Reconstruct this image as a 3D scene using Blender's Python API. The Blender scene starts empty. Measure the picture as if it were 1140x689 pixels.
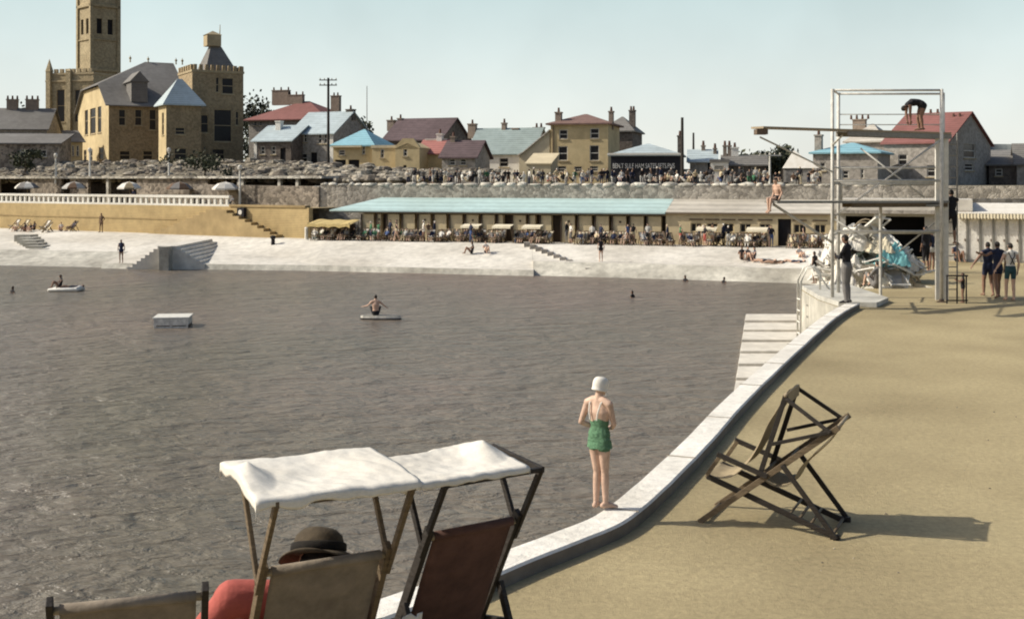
import bpy, bmesh, math, random
from mathutils import Vector, Matrix, noise
random.seed(7)
R = math.radians
S = bpy.context.scene
C = S.collection
# ------------------------------------------------------------------ camera model (level camera, shifted lens)
F, CX, HY, CZ = 1300.0, 570.0, 200.0, 3.2
def at(u, v, d):
    return Vector(((u-CX)*d/F, d, CZ-(v-HY)*d/F))
def onz(u, v, z=0.0):
    return at(u, v, F*(CZ-z)/(v-HY))
def V(*a): return Vector(a)

# ------------------------------------------------------------------ materials
def mat(name, col, rough=.8, var=.25, scale=3., bump=.15, kind='noise', bscale=None, col2=None, spec=.3, metal=0., stretch=(1,1,1), big=.12, nr=.65):
    m = bpy.data.materials.new(name); m.use_nodes = True
    nt = m.node_tree; N = nt.nodes; L = nt.links
    b = N['Principled BSDF']
    b.inputs['Roughness'].default_value = rough
    b.inputs['Specular IOR Level'].default_value = spec
    b.inputs['Metallic'].default_value = metal
    tc = N.new('ShaderNodeTexCoord'); mp = N.new('ShaderNodeMapping')
    mp.inputs['Scale'].default_value = stretch
    L.new(tc.outputs['Object'], mp.inputs['Vector'])
    n1 = N.new('ShaderNodeTexNoise'); n1.inputs['Scale'].default_value = scale; n1.inputs['Detail'].default_value = 6; n1.inputs['Roughness'].default_value = nr
    L.new(mp.outputs[0], n1.inputs['Vector'])
    n2 = N.new('ShaderNodeTexNoise'); n2.inputs['Scale'].default_value = big; n2.inputs['Detail'].default_value = 4
    L.new(tc.outputs['Object'], n2.inputs['Vector'])
    c1 = [max(0., x*(1-var)) for x in col]; c2 = [min(1., x*(1+var)) for x in (col2 or col)]
    if col2: c1 = [x*(1-var*.5) for x in col]
    r = N.new('ShaderNodeValToRGB'); r.color_ramp.elements[0].position = .3; r.color_ramp.elements[1].position = .7
    r.color_ramp.elements[0].color = (*c1, 1); r.color_ramp.elements[1].color = (*c2, 1)
    hgt = n1.outputs['Fac']
    if kind == 'rubble':
        vo = N.new('ShaderNodeTexVoronoi'); vo.inputs['Scale'].default_value = bscale or 2.5
        L.new(mp.outputs[0], vo.inputs['Vector'])
        vd = N.new('ShaderNodeTexVoronoi'); vd.feature = 'DISTANCE_TO_EDGE'; vd.inputs['Scale'].default_value = bscale or 2.5
        L.new(mp.outputs[0], vd.inputs['Vector'])
        sx = N.new('ShaderNodeSeparateColor'); L.new(vo.outputs['Color'], sx.inputs[0])
        mx = N.new('ShaderNodeMath'); mx.operation = 'MULTIPLY_ADD'; mx.inputs[1].default_value = .7; mx.inputs[2].default_value = -.1
        L.new(sx.outputs[0], mx.inputs[0])
        ad = N.new('ShaderNodeMath'); ad.operation = 'MULTIPLY_ADD'; ad.inputs[1].default_value = .5
        L.new(n1.outputs['Fac'], ad.inputs[0]); L.new(mx.outputs[0], ad.inputs[2])
        L.new(ad.outputs[0], r.inputs['Fac'])
        mr = N.new('ShaderNodeMapRange'); mr.inputs['From Max'].default_value = .12
        L.new(vd.outputs['Distance'], mr.inputs['Value']); hgt = mr.outputs[0]
    elif kind in ('courses', 'boards'):
        w = N.new('ShaderNodeTexWave'); w.bands_direction = 'Z' if kind == 'courses' else 'X'
        w.inputs['Scale'].default_value = bscale or 1.6; w.inputs['Distortion'].default_value = .6; w.inputs['Detail'].default_value = 2
        L.new(tc.outputs['Object'], w.inputs['Vector'])
        ad = N.new('ShaderNodeMath'); ad.operation = 'MULTIPLY_ADD'; ad.inputs[1].default_value = .3
        L.new(w.outputs['Fac'], ad.inputs[0])
        m7 = N.new('ShaderNodeMath'); m7.operation = 'MULTIPLY'; m7.inputs[1].default_value = .7
        L.new(n1.outputs['Fac'], m7.inputs[0]); L.new(m7.outputs[0], ad.inputs[2])
        L.new(ad.outputs[0], r.inputs['Fac']); hgt = ad.outputs[0]
    else:
        L.new(n1.outputs['Fac'], r.inputs['Fac'])
    # large weathering stains
    mm = N.new('ShaderNodeMix'); mm.data_type = 'RGBA'; mm.blend_type = 'MULTIPLY'; mm.inputs[0].default_value = 1.
    r2 = N.new('ShaderNodeValToRGB'); r2.color_ramp.elements[0].position = .32; r2.color_ramp.elements[1].position = .62
    k = 1-min(.6, var*1.1)
    r2.color_ramp.elements[0].color = (k, k*.98, k*.95, 1); r2.color_ramp.elements[1].color = (1, 1, 1, 1)
    L.new(n2.outputs['Fac'], r2.inputs['Fac'])
    L.new(r.outputs['Color'], mm.inputs[6]); L.new(r2.outputs['Color'], mm.inputs[7])
    L.new(mm.outputs[2], b.inputs['Base Color'])
    if bump:
        bp = N.new('ShaderNodeBump'); bp.inputs['Strength'].default_value = bump; bp.inputs['Distance'].default_value = .05
        L.new(hgt, bp.inputs['Height']); L.new(bp.outputs[0], b.inputs['Normal'])
    return m
M = {}
def dm(key, *a, **k): M[key] = mat(key, *a, **k)
dm('sand', (.405,.33,.185), .95, .30, 13, .5, big=.3, nr=.88)
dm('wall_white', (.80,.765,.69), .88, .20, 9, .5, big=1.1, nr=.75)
dm('wall_side', (.19,.165,.135), .9, .2, 5, .3, big=.7)  # shade of the terrace side is put into this darker colour
dm('whitewash', (.62,.585,.515), .9, .2, 1.6, .25, big=.16)
dm('wetwall', (.50,.475,.405), .7, .35, 1.5, .25, big=.25)
dm('step_white', (.50,.485,.43), .85, .25, 3.5, .3, big=.5)
dm('ochre', (.45,.335,.165), .9, .24, 1.4, .25, 'courses', 2.2, big=.2)
dm('ochre_dark', (.38,.28,.14), .9, .2, .9, .2, big=.15)
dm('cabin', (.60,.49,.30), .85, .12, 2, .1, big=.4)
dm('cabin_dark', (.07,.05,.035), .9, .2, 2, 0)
dm('roof_blue', (.42,.56,.55), .7, .14, 1.5, .2, 'courses', 1.2)
dm('roof_cyan', (.25,.46,.53), .7, .16, 1.5, .2, 'courses', 1.2)
dm('roof_slate', (.19,.18,.165), .8, .25, 1.5, .2, 'courses', 1.4)
dm('roof_grey', (.50,.465,.40), .85, .2, 1.2, .2, 'courses', 1.0)
dm('roof_paleblue', (.42,.49,.51), .75, .2, 1.2, .2, 'courses', 1.2)
dm('roof_green', (.27,.33,.32), .8, .2, 1.2, .2, 'courses', 1.2)
dm('roof_red', (.24,.105,.092), .85, .2, 1.4, .25, 'courses', 1.3)
dm('roof_pink', (.36,.15,.13), .85, .2, 1.4, .25, 'courses', 1.3)
dm('roof_purple', (.12,.085,.088), .85, .3, 1.4, .25, 'courses', 1.3)  # lightened: distance haze is mixed into the roof colour
dm('roof_brown', (.20,.125,.105), .85, .25, 1.4, .25, 'courses', 1.3)
dm('stone_brown', (.32,.245,.145), .9, .17, 2.2, .3, 'rubble', 4.5, big=.25)  # far stone kept paler, with haze put into its colour
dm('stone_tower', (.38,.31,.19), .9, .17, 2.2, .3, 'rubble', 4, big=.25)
dm('stone_trim', (.42,.34,.21), .9, .2, 1.2, .2)
dm('render_yellow', (.55,.44,.25), .9, .16, 1, .15, big=.3)
dm('render_cream', (.58,.50,.34), .9, .12, 1, .15)
dm('render_white', (.74,.71,.64), .9, .12, 1, .15)
dm('grey_wall', (.35,.32,.28), .9, .18, 2, .2, 'rubble', 4)
dm('dark_wall', (.15,.125,.105), .9, .25, 2, .2, 'rubble', 4)  # raised albedo carries the haze over far walls
dm('black_shed', (.018,.018,.024), .8, .3, 2, .2, 'boards', 2)
dm('rubble', (.40,.365,.31), .95, .28, 3.0, .5, 'rubble', 3.6, big=.2)
dm('rubble_dark', (.27,.23,.185), .95, .35, 3.0, .6, 'rubble', 3.2, big=.2)
dm('coping', (.52,.49,.42), .95, .3, 3, .6, 'rubble', 2)
dm('boulder', (.33,.295,.235), .95, .4, 3, .8, 'rubble', 2)
dm('boulder_dark', (.17,.145,.115), .95, .4, 3, .8)
dm('bank', (.21,.18,.13), 1., .45, 1.8, .8, 'rubble', 2.2, big=.1)
dm('land', (.22,.19,.13), 1., .3, .4, .3, big=.03)
dm('hill', (.22,.24,.23), 1., .3, .02, .0, big=.004)
dm('glass_dark', (.022,.02,.02), .35, .3, 3, 0, spec=.25)
dm('dark_void', (.015,.014,.016), .9, .3, 3, 0)
dm('timber_dark', (.035,.028,.022), .6, .4, 9, .3, stretch=(1,1,6))
dm('timber', (.17,.125,.075), .6, .35, 9, .3, stretch=(1,1,6))
dm('timber_pale', (.40,.32,.21), .6, .3, 9, .3, stretch=(1,1,6))
dm('timber_grey', (.30,.29,.26), .6, .3, 9, .3, stretch=(1,1,6))
dm('white_paint', (.72,.70,.63), .55, .15, 6, .1)
dm('worn_paint', (.66,.63,.56), .7, .35, 7, .2)
dm('steel', (.60,.58,.52), .5, .25, 6, .1)
dm('joint', (.30,.26,.20), .95, .3, 8, 0)
dm('rust', (.18,.13,.09), .8, .4, 8, .2)
dm('canvas_white', (.70,.665,.59), .95, .10, 60, .06, big=2.2)
dm('canvas_cream', (.70,.63,.47), .95, .12, 9, .15, big=1.5)
dm('canvas_olive', (.33,.265,.165), .95, .2, 9, .2, big=2.)
dm('canvas_brown', (.12,.062,.048), .95, .3, 8, .25, big=1.8)
dm('canvas_taupe', (.235,.195,.15), .95, .25, 9, .25, big=1.8)
dm('canvas_turq', (.22,.52,.54), .95, .2, 6, .2)
dm('canvas_yellow', (.58,.45,.20), .95, .2, 6, .2)
dm('skin', (.56,.37,.27), .6, .08, 6, .05)
dm('skin_pale', (.58,.40,.30), .55, .16, 14, .12, big=3.5)
dm('skin_tan', (.24,.14,.095), .6, .12, 6, .05)
dm('hair_dark', (.022,.016,.012), .6, .4, 30, .4)
dm('hair_brown', (.06,.04,.025), .6, .4, 30, .4)
dm('hair_grey', (.40,.36,.31), .7, .3, 30, .4)
dm('suit_navy', (.022,.028,.06), .85, .2, 10, .1)
dm('suit_black', (.016,.015,.018), .85, .2, 10, .1)
dm('suit_green', (.12,.25,.14), .8, .3, 26, .6, big=4)
dm('suit_teal', (.03,.075,.085), .85, .2, 12, .2)
dm('cloth_white', (.72,.69,.62), .9, .12, 10, .2)
dm('cloth_cream', (.58,.49,.32), .9, .15, 10, .2)
dm('cloth_grey', (.20,.19,.18), .9, .2, 10, .2)
dm('cloth_palegrey', (.42,.41,.38), .9, .15, 10, .2)
dm('cloth_red', (.42,.105,.085), .9, .15, 10, .2)
dm('cloth_green', (.06,.17,.09), .9, .2, 10, .2)
dm('cloth_blue', (.07,.11,.24), .9, .2, 10, .2)
dm('cloth_brown', (.13,.08,.05), .9, .2, 10, .2)
dm('felt_brown', (.085,.066,.044), .95, .3, 14, .3, big=3.)
dm('felt_dark', (.02,.017,.014), .95, .3, 14, .3)
dm('leaf_dark', (.055,.065,.036), .8, .5, 2, 0)
dm('leaf_mid', (.10,.105,.06), .8, .5, 2, 0)
dm('bark', (.09,.07,.05), .9, .3, 4, .4)
dm('brick_red', (.28,.12,.08), .9, .25, 2, .2, 'courses', 4)
dm('chimney', (.30,.24,.19), .9, .3, 2, .2, 'courses', 3)
dm('pot', (.14,.08,.06), .9, .3, 2, .2)
dm('lettering', (.85,.83,.78), .9, .25, 2, 0)
dm('rubber_white', (.66,.64,.58), .5, .15, 3, 0)

# ------------------------------------------------------------------ mesh builder
class MB:
    def __init__(s): s.v = []; s.f = []; s.m = []
    def add(s, vs, fs, mi=0):
        o = len(s.v); s.v += [Vector(p) for p in vs]
        s.f += [tuple(i+o for i in f) for f in fs]; s.m += [mi]*len(fs); return s
    def box(s, c, d, mi=0, rot=None):
        x, y, z = (q/2 for q in d)
        vs = [V(a*x, b*y, e*z) for a in (-1,1) for b in (-1,1) for e in (-1,1)]
        if rot is not None: vs = [rot @ p for p in vs]
        c = Vector(c)
        return s.add([p+c for p in vs], [(0,1,3,2),(4,6,7,5),(0,4,5,1),(2,3,7,6),(0,2,6,4),(1,5,7,3)], mi)
    def b2(s, lo, hi, mi=0):
        lo, hi = Vector(lo), Vector(hi); return s.box((lo+hi)/2, hi-lo, mi)
    def bar(s, p, q, w, h=None, up=(0,0,1), mi=0):
        p, q = Vector(p), Vector(q); h = h or w
        t = (q-p).normalized(); up = Vector(up)
        if abs(t.dot(up)) > .98: up = V(0,1,0)
        a = t.cross(up).normalized(); b = a.cross(t)
        vs = [e + a*i*w/2 + b*j*h/2 for e in (p,q) for i, j in ((-1,-1),(1,-1),(1,1),(-1,1))]
        return s.add(vs, [(3,2,1,0),(4,5,6,7),(0,1,5,4),(1,2,6,5),(2,3,7,6),(3,0,4,7)], mi)
    def tube(s, pts, rad, n=8, mi=0, cap=True):
        pts = [Vector(p) for p in pts]
        if not isinstance(rad, (list,tuple)): rad = [rad]*len(pts)
        ref = V(.31,.2,.93)
        rings = []
        for i, p in enumerate(pts):
            t = (pts[min(i+1,len(pts)-1)]-pts[max(i-1,0)]).normalized()
            rr = ref if abs(t.dot(ref)) < .95 else V(1,0,0)
            a = t.cross(rr).normalized(); b = t.cross(a)
            rings.append([p+(a*math.cos(2*math.pi*k/n)+b*math.sin(2*math.pi*k/n))*rad[i] for k in range(n)])
        vs = sum(rings, []); fs = []
        for i in range(len(pts)-1):
            for k in range(n):
                fs.append((i*n+k, i*n+(k+1)%n, (i+1)*n+(k+1)%n, (i+1)*n+k))
        if cap: fs += [tuple(range(n))[::-1], tuple((len(pts)-1)*n+k for k in range(n))]
        return s.add(vs, fs, mi)
    def lathe(s, c, prof, n=16, mi=0):
        c = Vector(c); vs = []; fs = []
        for r, z in prof:
            vs += [c+V(r*math.cos(2*math.pi*k/n), r*math.sin(2*math.pi*k/n), z) for k in range(n)]
        for i in range(len(prof)-1):
            for k in range(n): fs.append((i*n+k, i*n+(k+1)%n, (i+1)*n+(k+1)%n, (i+1)*n+k))
        fs += [tuple(range(n))[::-1], tuple((len(prof)-1)*n+k for k in range(n))]
        return s.add(vs, fs, mi)
    def prism(s, poly, vec, mi=0):
        poly = [Vector(p) for p in poly]; vec = Vector(vec); n = len(poly)
        return s.add(poly+[p+vec for p in poly], [tuple(range(n))[::-1], tuple(range(n,2*n))]+[(i,(i+1)%n,n+(i+1)%n,n+i) for i in range(n)], mi)
    def face(s, *ps, mi=0): return s.add(ps, [tuple(range(len(ps)))], mi)
    def strip(s, A, B, mi=0):
        n = len(A); return s.add(list(A)+list(B), [(i,i+1,n+i+1,n+i) for i in range(n-1)], mi)
    def ell(s, c, r, n=10, mi=0, rot=None, jit=0., seed=0):
        c = Vector(c); vs = []; fs = []; m = max(4, n//2+1)
        for i in range(1, m):
            th = math.pi*i/m
            for k in range(n):
                p = V(math.sin(th)*math.cos(2*math.pi*k/n), math.sin(th)*math.sin(2*math.pi*k/n), math.cos(th))
                vs.append(p)
        vs += [V(0,0,1), V(0,0,-1)]; t = len(vs)-2
        for i in range(m-2):
            for k in range(n): fs.append((i*n+k, (i+1)*n+k, (i+1)*n+(k+1)%n, i*n+(k+1)%n))
        for k in range(n):
            fs.append((t, k, (k+1)%n)); fs.append((t+1, (m-2)*n+(k+1)%n, (m-2)*n+k))
        out = []
        for p in vs:
            j = 1+jit*noise.noise(p*1.7+V(seed*3.1,seed*1.7,seed)) if jit else 1
            q = V(p.x*r[0], p.y*r[1], p.z*r[2])*j
            if rot is not None: q = rot @ q
            out.append(q+c)
        return s.add(out, fs, mi)
    def mesh(s, name, mats, smooth=False, bevel=0.):
        me = bpy.data.meshes.new(name)
        me.from_pydata([tuple(p) for p in s.v], [], s.f); me.update()
        for m in (mats if isinstance(mats,(list,tuple)) else [mats]): me.materials.append(m)
        for p, i in zip(me.polygons, s.m): p.material_index = i
        bm = bmesh.new(); bm.from_mesh(me)
        if smooth: bmesh.ops.remove_doubles(bm, verts=bm.verts, dist=1e-5)
        bmesh.ops.recalc_face_normals(bm, faces=bm.faces)
        if bevel:
            bmesh.ops.bevel(bm, geom=list(bm.edges), offset=bevel, segments=2, affect='EDGES', profile=.6)
        bm.to_mesh(me); bm.free()
        if smooth:
            for p in me.polygons: p.use_smooth = True
        return me
    def build(s, name, mats, parent=None, smooth=False, bevel=0., loc=None):
        return obj(name, s.mesh(name, mats, smooth, bevel), parent, loc)
def obj(name, me, parent=None, loc=None):
    o = bpy.data.objects.new(name, me); C.objects.link(o)
    if parent: o.parent = parent
    if loc is not None: o.location = loc
    return o
def tag(o, label=None, cat=None, group=None, kind=None):
    if label: o['label'] = label
    if cat: o['category'] = cat
    if group: o['group'] = group
    if kind: o['kind'] = kind
    return o
def thing(name, label, cat, loc=(0,0,0), rz=0., group=None):
    o = bpy.data.objects.new(name, None); C.objects.link(o)
    o.location = loc; o.rotation_euler = (0,0,rz); o.empty_display_size = .2
    return tag(o, label, cat, group)
def struct(o): o['kind'] = 'structure'; return o
def copy_tree(o, parent=None):
    c = o.copy(); C.objects.link(c)
    if parent: c.parent = parent
    for ch in list(o.children): copy_tree(ch, c)
    return c
ORD = ['first','second','third','fourth','fifth','sixth','seventh','eighth','ninth','tenth','eleventh','twelfth','thirteenth','fourteenth','fifteenth','sixteenth','seventeenth','eighteenth','nineteenth','twentieth']
def ordn(i):
    if i < 20: return ORD[i]
    t = ['twenty','thirty','forty','fifty','sixty','seventy','eighty','ninety'][(i+1)//10-2]; k = (i+1)%10
    return t+'-'+ORD[k-1] if k else {'twenty':'twentieth','thirty':'thirtieth','forty':'fortieth','fifty':'fiftieth','sixty':'sixtieth','seventy':'seventieth','eighty':'eightieth','ninety':'ninetieth'}[t]
# ================================================================== SETTING
ZW = -3.5          # water level
ZF = -1.7          # far bathing terrace
def wl(x): return 97-.30*(x+16.7) if x > -16.7 else 97-.6*(x+16.7)

# ---- water
def water_mat():
    m = bpy.data.materials.new('water'); m.use_nodes = True
    nt = m.node_tree; N = nt.nodes; L = nt.links; b = N['Principled BSDF']
    tc = N.new('ShaderNodeTexCoord')
    def nz(scale, det, st, rough=.55):
        mp = N.new('ShaderNodeMapping'); mp.inputs['Scale'].default_value = st
        L.new(tc.outputs['Object'], mp.inputs['Vector'])
        n = N.new('ShaderNodeTexNoise'); n.inputs['Scale'].default_value = scale; n.inputs['Detail'].default_value = det; n.inputs['Roughness'].default_value = rough
        n.inputs['Distortion'].default_value = .4
        L.new(mp.outputs[0], n.inputs['Vector']); return n.outputs['Fac']
    big = nz(.035, 3, (1, .6, 1))
    r = N.new('ShaderNodeValToRGB'); e = r.color_ramp.elements
    e[0].position = .34; e[0].color = (.130,.116,.086,1); e[1].position = .66; e[1].color = (.190,.142,.118,1)
    k = e.new(.5); k.color = (.162,.134,.106,1)
    L.new(big, r.inputs['Fac']); L.new(r.outputs[0], b.inputs['Base Color'])
    b.inputs['Roughness'].default_value = .27; b.inputs['IOR'].default_value = 1.33
    b.inputs['Specular IOR Level'].default_value = .34
    a1 = nz(.8, 3, (.62, 1.2, 1)); a2 = nz(2.4, 4, (.6, 1.15, 1), .62); a3 = nz(.2, 2, (.7, 1.2, 1))
    s1 = N.new('ShaderNodeMath'); s1.operation = 'MULTIPLY_ADD'; s1.inputs[1].default_value = .5
    L.new(a2, s1.inputs[0]); L.new(a1, s1.inputs[2])
    s2 = N.new('ShaderNodeMath'); s2.operation = 'MULTIPLY_ADD'; s2.inputs[1].default_value = .9
    L.new(a3, s2.inputs[0]); L.new(s1.outputs[0], s2.inputs[2])
    bp = N.new('ShaderNodeBump'); bp.inputs['Strength'].default_value = 1.; bp.inputs['Distance'].default_value = .50
    L.new(s2.outputs[0], bp.inputs['Height']); L.new(bp.outputs[0], b.inputs['Normal'])
    return m
M['water'] = water_mat()
struct(MB().face((-260,-40,ZW),(60,-40,ZW),(60,150,ZW),(-260,150,ZW)).build('pool_water', M['water']))

# ---- near terrace, its white wall and the skirt down to the water
WT = .13
outer = [V(-14,3.4,WT), V(-6,5.75,WT), V(-3,7.1,WT), V(-1.5,8.1,WT), V(-.75,8.82,WT)] + \
        [onz(u, v, WT) for u, v in ((520,628.5),(559,613),(600,597.5),(640,582.5),(662,572.5),(680,560),(700,544),(724,523),(760,490),(810,440),(870,388),(915,352),(942,337))]
def smooth_path(P, n=4):
    out = []
    for i in range(len(P)-1):
        p0 = P[max(i-1,0)]; p1 = P[i]; p2 = P[i+1]; p3 = P[min(i+2,len(P)-1)]
        for k in range(n):
            t = k/n
            out.append(.5*((2*p1)+(p2-p0)*t+(2*p0-5*p1+4*p2-p3)*t*t+(3*p1-p0-3*p2+p3)*t**3))
    return out+[P[-1]]
outer = smooth_path(outer, 9)
outer = [p+V(.007*noise.noise(p*2.3),.007*noise.noise(p*2.3+V(9,0,0)),.005*noise.noise(p*1.7)) for p in outer]
def offset(P, w):
    out = []
    for i, p in enumerate(P):
        t = (P[min(i+1,len(P)-1)]-P[max(i-1,0)]); n = V(t.y, -t.x, 0).normalized()
        out.append(p+n*w)
    return out
inner = offset(outer, .33)
def setz(P, z): return [V(p.x, p.y, z) for p in P]
m = MB()
e = .02
oi = offset(outer, .02); ii = offset(outer, .31)
m.strip(setz(oi, WT), setz(ii, WT), 0)
m.strip(setz(outer, WT-.02), setz(oi, WT), 0); m.strip(setz(ii, WT), setz(inner, WT-.02), 0)
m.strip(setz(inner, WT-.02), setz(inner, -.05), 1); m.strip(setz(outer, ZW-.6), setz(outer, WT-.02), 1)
m.face(outer[-1]+V(0,0,-4.2), inner[-1]+V(0,0,-4.2), inner[-1], outer[-1], mi=0)
pw = thing('pool_wall', 'low white-topped wall curving along the edge of the sandy terrace', 'wall')
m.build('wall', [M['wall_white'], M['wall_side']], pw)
acc = 0
for i in range(1, len(outer)):
    acc += (outer[i]-outer[i-1]).length
    if acc > 2.1 and outer[i].x > -2:
        acc = 0; q = MB(); q.bar(outer[i]+V(0,0,.003), inner[i]+V(0,0,.003), .016, .008); q.build('joint', M['joint'], pw)

coast = [V(8.2,29.35,0), V(8.12,31,0), V(8.4,34,0), V(12.5,34.6,0), V(12.6,47,0), V(15.5,55,0), V(18.6,62,-.5), V(20.2,71,-1.25), V(20.8,74,-1.5)]
left = [V(p.x-.10, p.y, 0) for p in inner] + coast
m = MB()
st = []
for p in left:
    z1 = 0 if p.y < 50 else max(-1.69, -(p.y-50)*.068)
    st.append([V(p.x, p.y, p.z if p.y < 50 else z1)] + [V(p.x+(95-p.x)*t, p.y, z1) for t in (.06,.15,.3,.6,1)])
for a, b in zip(st[:-1], st[1:]):
    for k in range(len(a)-1): m.face(a[k], a[k+1], b[k+1], b[k])
m.face(V(-14,-30,0), V(95,-30,0), V(95,st[0][0].y,0), st[0][0])
struct(m.build('terrace_ground', M['sand']))
m = MB()
m.strip([V(p.x, p.y, -4.2) for p in coast], [V(p.x, p.y, p.z) for p in coast])
struct(m.build('terrace_edge', M['wetwall']))
# pale concrete apron at the tower corner
m = MB()
m.prism([V(8.22,29.4,.01),V(9.1,29.15,.01),V(9.8,30.4,.01),V(9.9,34.3,.01),V(8.42,33.95,.01),V(8.14,31,.01)], V(0,0,.12))
struct(m.build('concrete_apron', M['step_white']))
# faint line across the sand, plus a dark strip for the tower's cast shadow
m = MB()
m.bar(V(9.4,29.6,.004), V(40,29.2,.004), .03, .006); m.bar(V(9.9,31.6,.004), V(40,31.4,.004), .03, .006)
struct(m.build('ground_and_shadow_line', M['joint']))

m = MB(); rg = random.Random(4)
for i in range(160):
    y = 9+22*rg.random()**1.6; x = 1.6+(y-9)*.34+rg.random()*12; r = rg.choice((.005,.006,.008,.010))
    m.ell((x,y,r*.4), (r*1.3,r,r*.8), 6, mi=i%2, jit=.4, seed=i)
tag(m.build('loose_grit', [M['boulder_dark'],M['boulder']]), kind='stuff')
# ---- bathing steps from the corner block down into the water
m = MB()
n = 7
for i in range(n):
    y1 = 52.9-i*2.36; y0 = y1-2.36; z = -2.88-i*.095
    xl = 10.6-(52.9-y0)*.224
    xh = 10.6-(52.9-y1)*.224; m.prism([V(xl,y0,-4.3), V(12.9,y0,-4.3), V(12.9,y1-.003,-4.3), V(xh,y1-.003,-4.3)], V(0,0,z+4.3))
tag(m.build('bathing_steps', M['whitewash'], bevel=.025), 'broad flight of white concrete steps going down into the water beside the white wall', 'steps')

# ---- far terrace: three stretches, each a profile swept along X
def stretch(stations):
    m = MB()
    for a, b in zip(stations[:-1], stations[1:]):
        for k in range(len(a)-1):
            m.face(a[k], b[k], b[k+1], a[k+1], mi=0 if k < 3 else 1)
    for e_ in (stations[0], stations[-1]):
        m.face(*(list(e_)+[V(e_[0].x, e_[0].y, -4.2)]))
    return m
def sta(x, edge, lb, lz, lf, foot, fz=-4.2): return [V(x, wl(x)+1.5, ZF), V(x, edge, ZF), V(x, lb, lz), V(x, lf, lz), V(x, foot, fz)]
struct(stretch([sta(-140,160,140,-2.6,138,128), sta(-95,140.5,122,-2.6,120.5,110), sta(-49,113.4,100.2,-2.6,98.8,87.5), sta(-31,102.6,95,-2.6,93.8,85.2)]).build('far_terrace', [M['whitewash'], M['wetwall']]))
struct(stretch([sta(-30.99,102.6,89.6,-3.1,88.4,87.6), sta(-14.8,93.4,86.9,-3.1,86,85.4), sta(1.5,88.4,82.4,-3.1,81.3,80.8)]).build('far_terrace', [M['whitewash'], M['wetwall']]))
struct(stretch([sta(1.51,88.4,84.6,-2.6,83.2,80.4), sta(10,86,81.6,-2.6,80.3,77.5), sta(17.2,83.6,78.8,-2.65,77.4,74.8),
    [V(26,85.6,ZF), V(20.5,81.5,ZF), V(19.7,77.2,-2.6), V(19.2,76.2,-2.6), V(18.6,74.2,-4.2)],
    [V(34,78,ZF), V(22.5,77,ZF), V(21.4,74.2,-2.4), V(20.6,73.6,-2.4), V(19.8,72.6,-4.2)],
    [V(34,73.5,-1.62), V(21.5,73.6,-1.62), V(20.9,72.2,-2.3), V(20.5,71.6,-2.3), V(19.9,70.6,-4.2)]]).build('far_terrace', [M['whitewash'], M['wetwall']]))
# terrace deck continues right, in front of the white huts
struct(MB().face(V(22,74,-1.66),V(95,74,-1.66),V(95,100,-1.66),V(25.5,86,-1.66)).build('terrace_deck', M['sand']))

# stepped stairs on the far terrace
def stair_block(name, pts_left, base, y0, y1, mats, label):
    """stepped outline in XZ swept along Y"""
    m = MB(); m.prism([V(x, y0, z) for x, z in pts_left], V(0, y1-y0, 0))
    return tag(m.build(name, mats), label, 'stairs')
def stepped(x0, z0, x1, z1, n):
    out = []
    for i in range(n):
        out.append((x0+(x1-x0)*i/n, z0+(z1-z0)*i/n)); out.append((x0+(x1-x0)*(i+1)/n, z0+(z1-z0)*i/n))
    return out+[(x1, z1)]
y = 90.3
P = stepped(-28.6, -3.3, -26.4, -1.75, 7)+[(-25.35, -1.75)]+stepped(-25.35, -1.75, -22.9, -3.3, 7)[1:]+[(-22.9,-4.2),(-28.6,-4.2)]
m = MB(); m.prism([V(x, 87.0, z) for x, z in P], V(0, 10.5, 0))
dst = thing('double_staircase', 'pale double staircase like a stepped pyramid on the far terrace bank', 'stairs', (0,0,0))
m.build('flight', M['whitewash'], dst)
MB().b2((-26.0,86.0,-4.2), (-25.3,86.99,-1.75)).build('pier', M['wetwall'], dst)
m = MB()
for i in range(11):
    t = i/10
    m.b2((.9+4.2*t, 87.8-6.6*t, -4.2), (1.35+4.2*t, 88.8-6.6*t, ZF+.17-1.42*t))
tag(m.build('terrace_steps', M['grey_wall']), 'narrow shade-toned steps running diagonally down the far white bank to the water', 'stairs')  # darker than the bank: shade of the notch is put into the colour
m = MB()
for i in range(8):
    t = i/7
    m.b2((-44.0+5.5*t, 103.2-9*t, -4.2), (-42.6+5.5*t, 105.0-9*t, ZF-1.2*t))
tag(m.build('terrace_steps', M['wetwall']), 'worn steps at the far left going down to the water below the seated bathers', 'stairs')

# ---- land behind, from the promenade to the horizon
def landz(x, y):
    t = max(0, min(1, (y-118)/60)); s = max(0, min(1, (-x+5)/45))
    return 2.62+2.6*t*s*(3-2*s)*.8+ max(0, y-400)*.0012
m = MB()
ys = [0,3,8,14,22,32,45,65,95,150,260,500,1000,2200,4500]
xs = [-1600,-600,-260,-150,-110,-80,-62,-50,-40,-30,-20,-10,0,10,20,30,40,55,80,130,220,500,1600]
def front(x): return (wl(x)+4.6 if x > -29 else wl(x)+9.5)
G = [[(lambda X, Y: V(X, Y, landz(X, Y) if Y < 400 else 3.0))(x, min(wl(max(-150,min(60,x))), 170)+(4.6 if x > -29 else 9.5)+dy) for x in xs] for dy in ys]
for r0, r1 in zip(G[:-1], G[1:]):
    for k in range(len(xs)-1): m.face(r0[k], r0[k+1], r1[k+1], r1[k])
struct(m.build('ground', M['land'], smooth=True))
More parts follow.
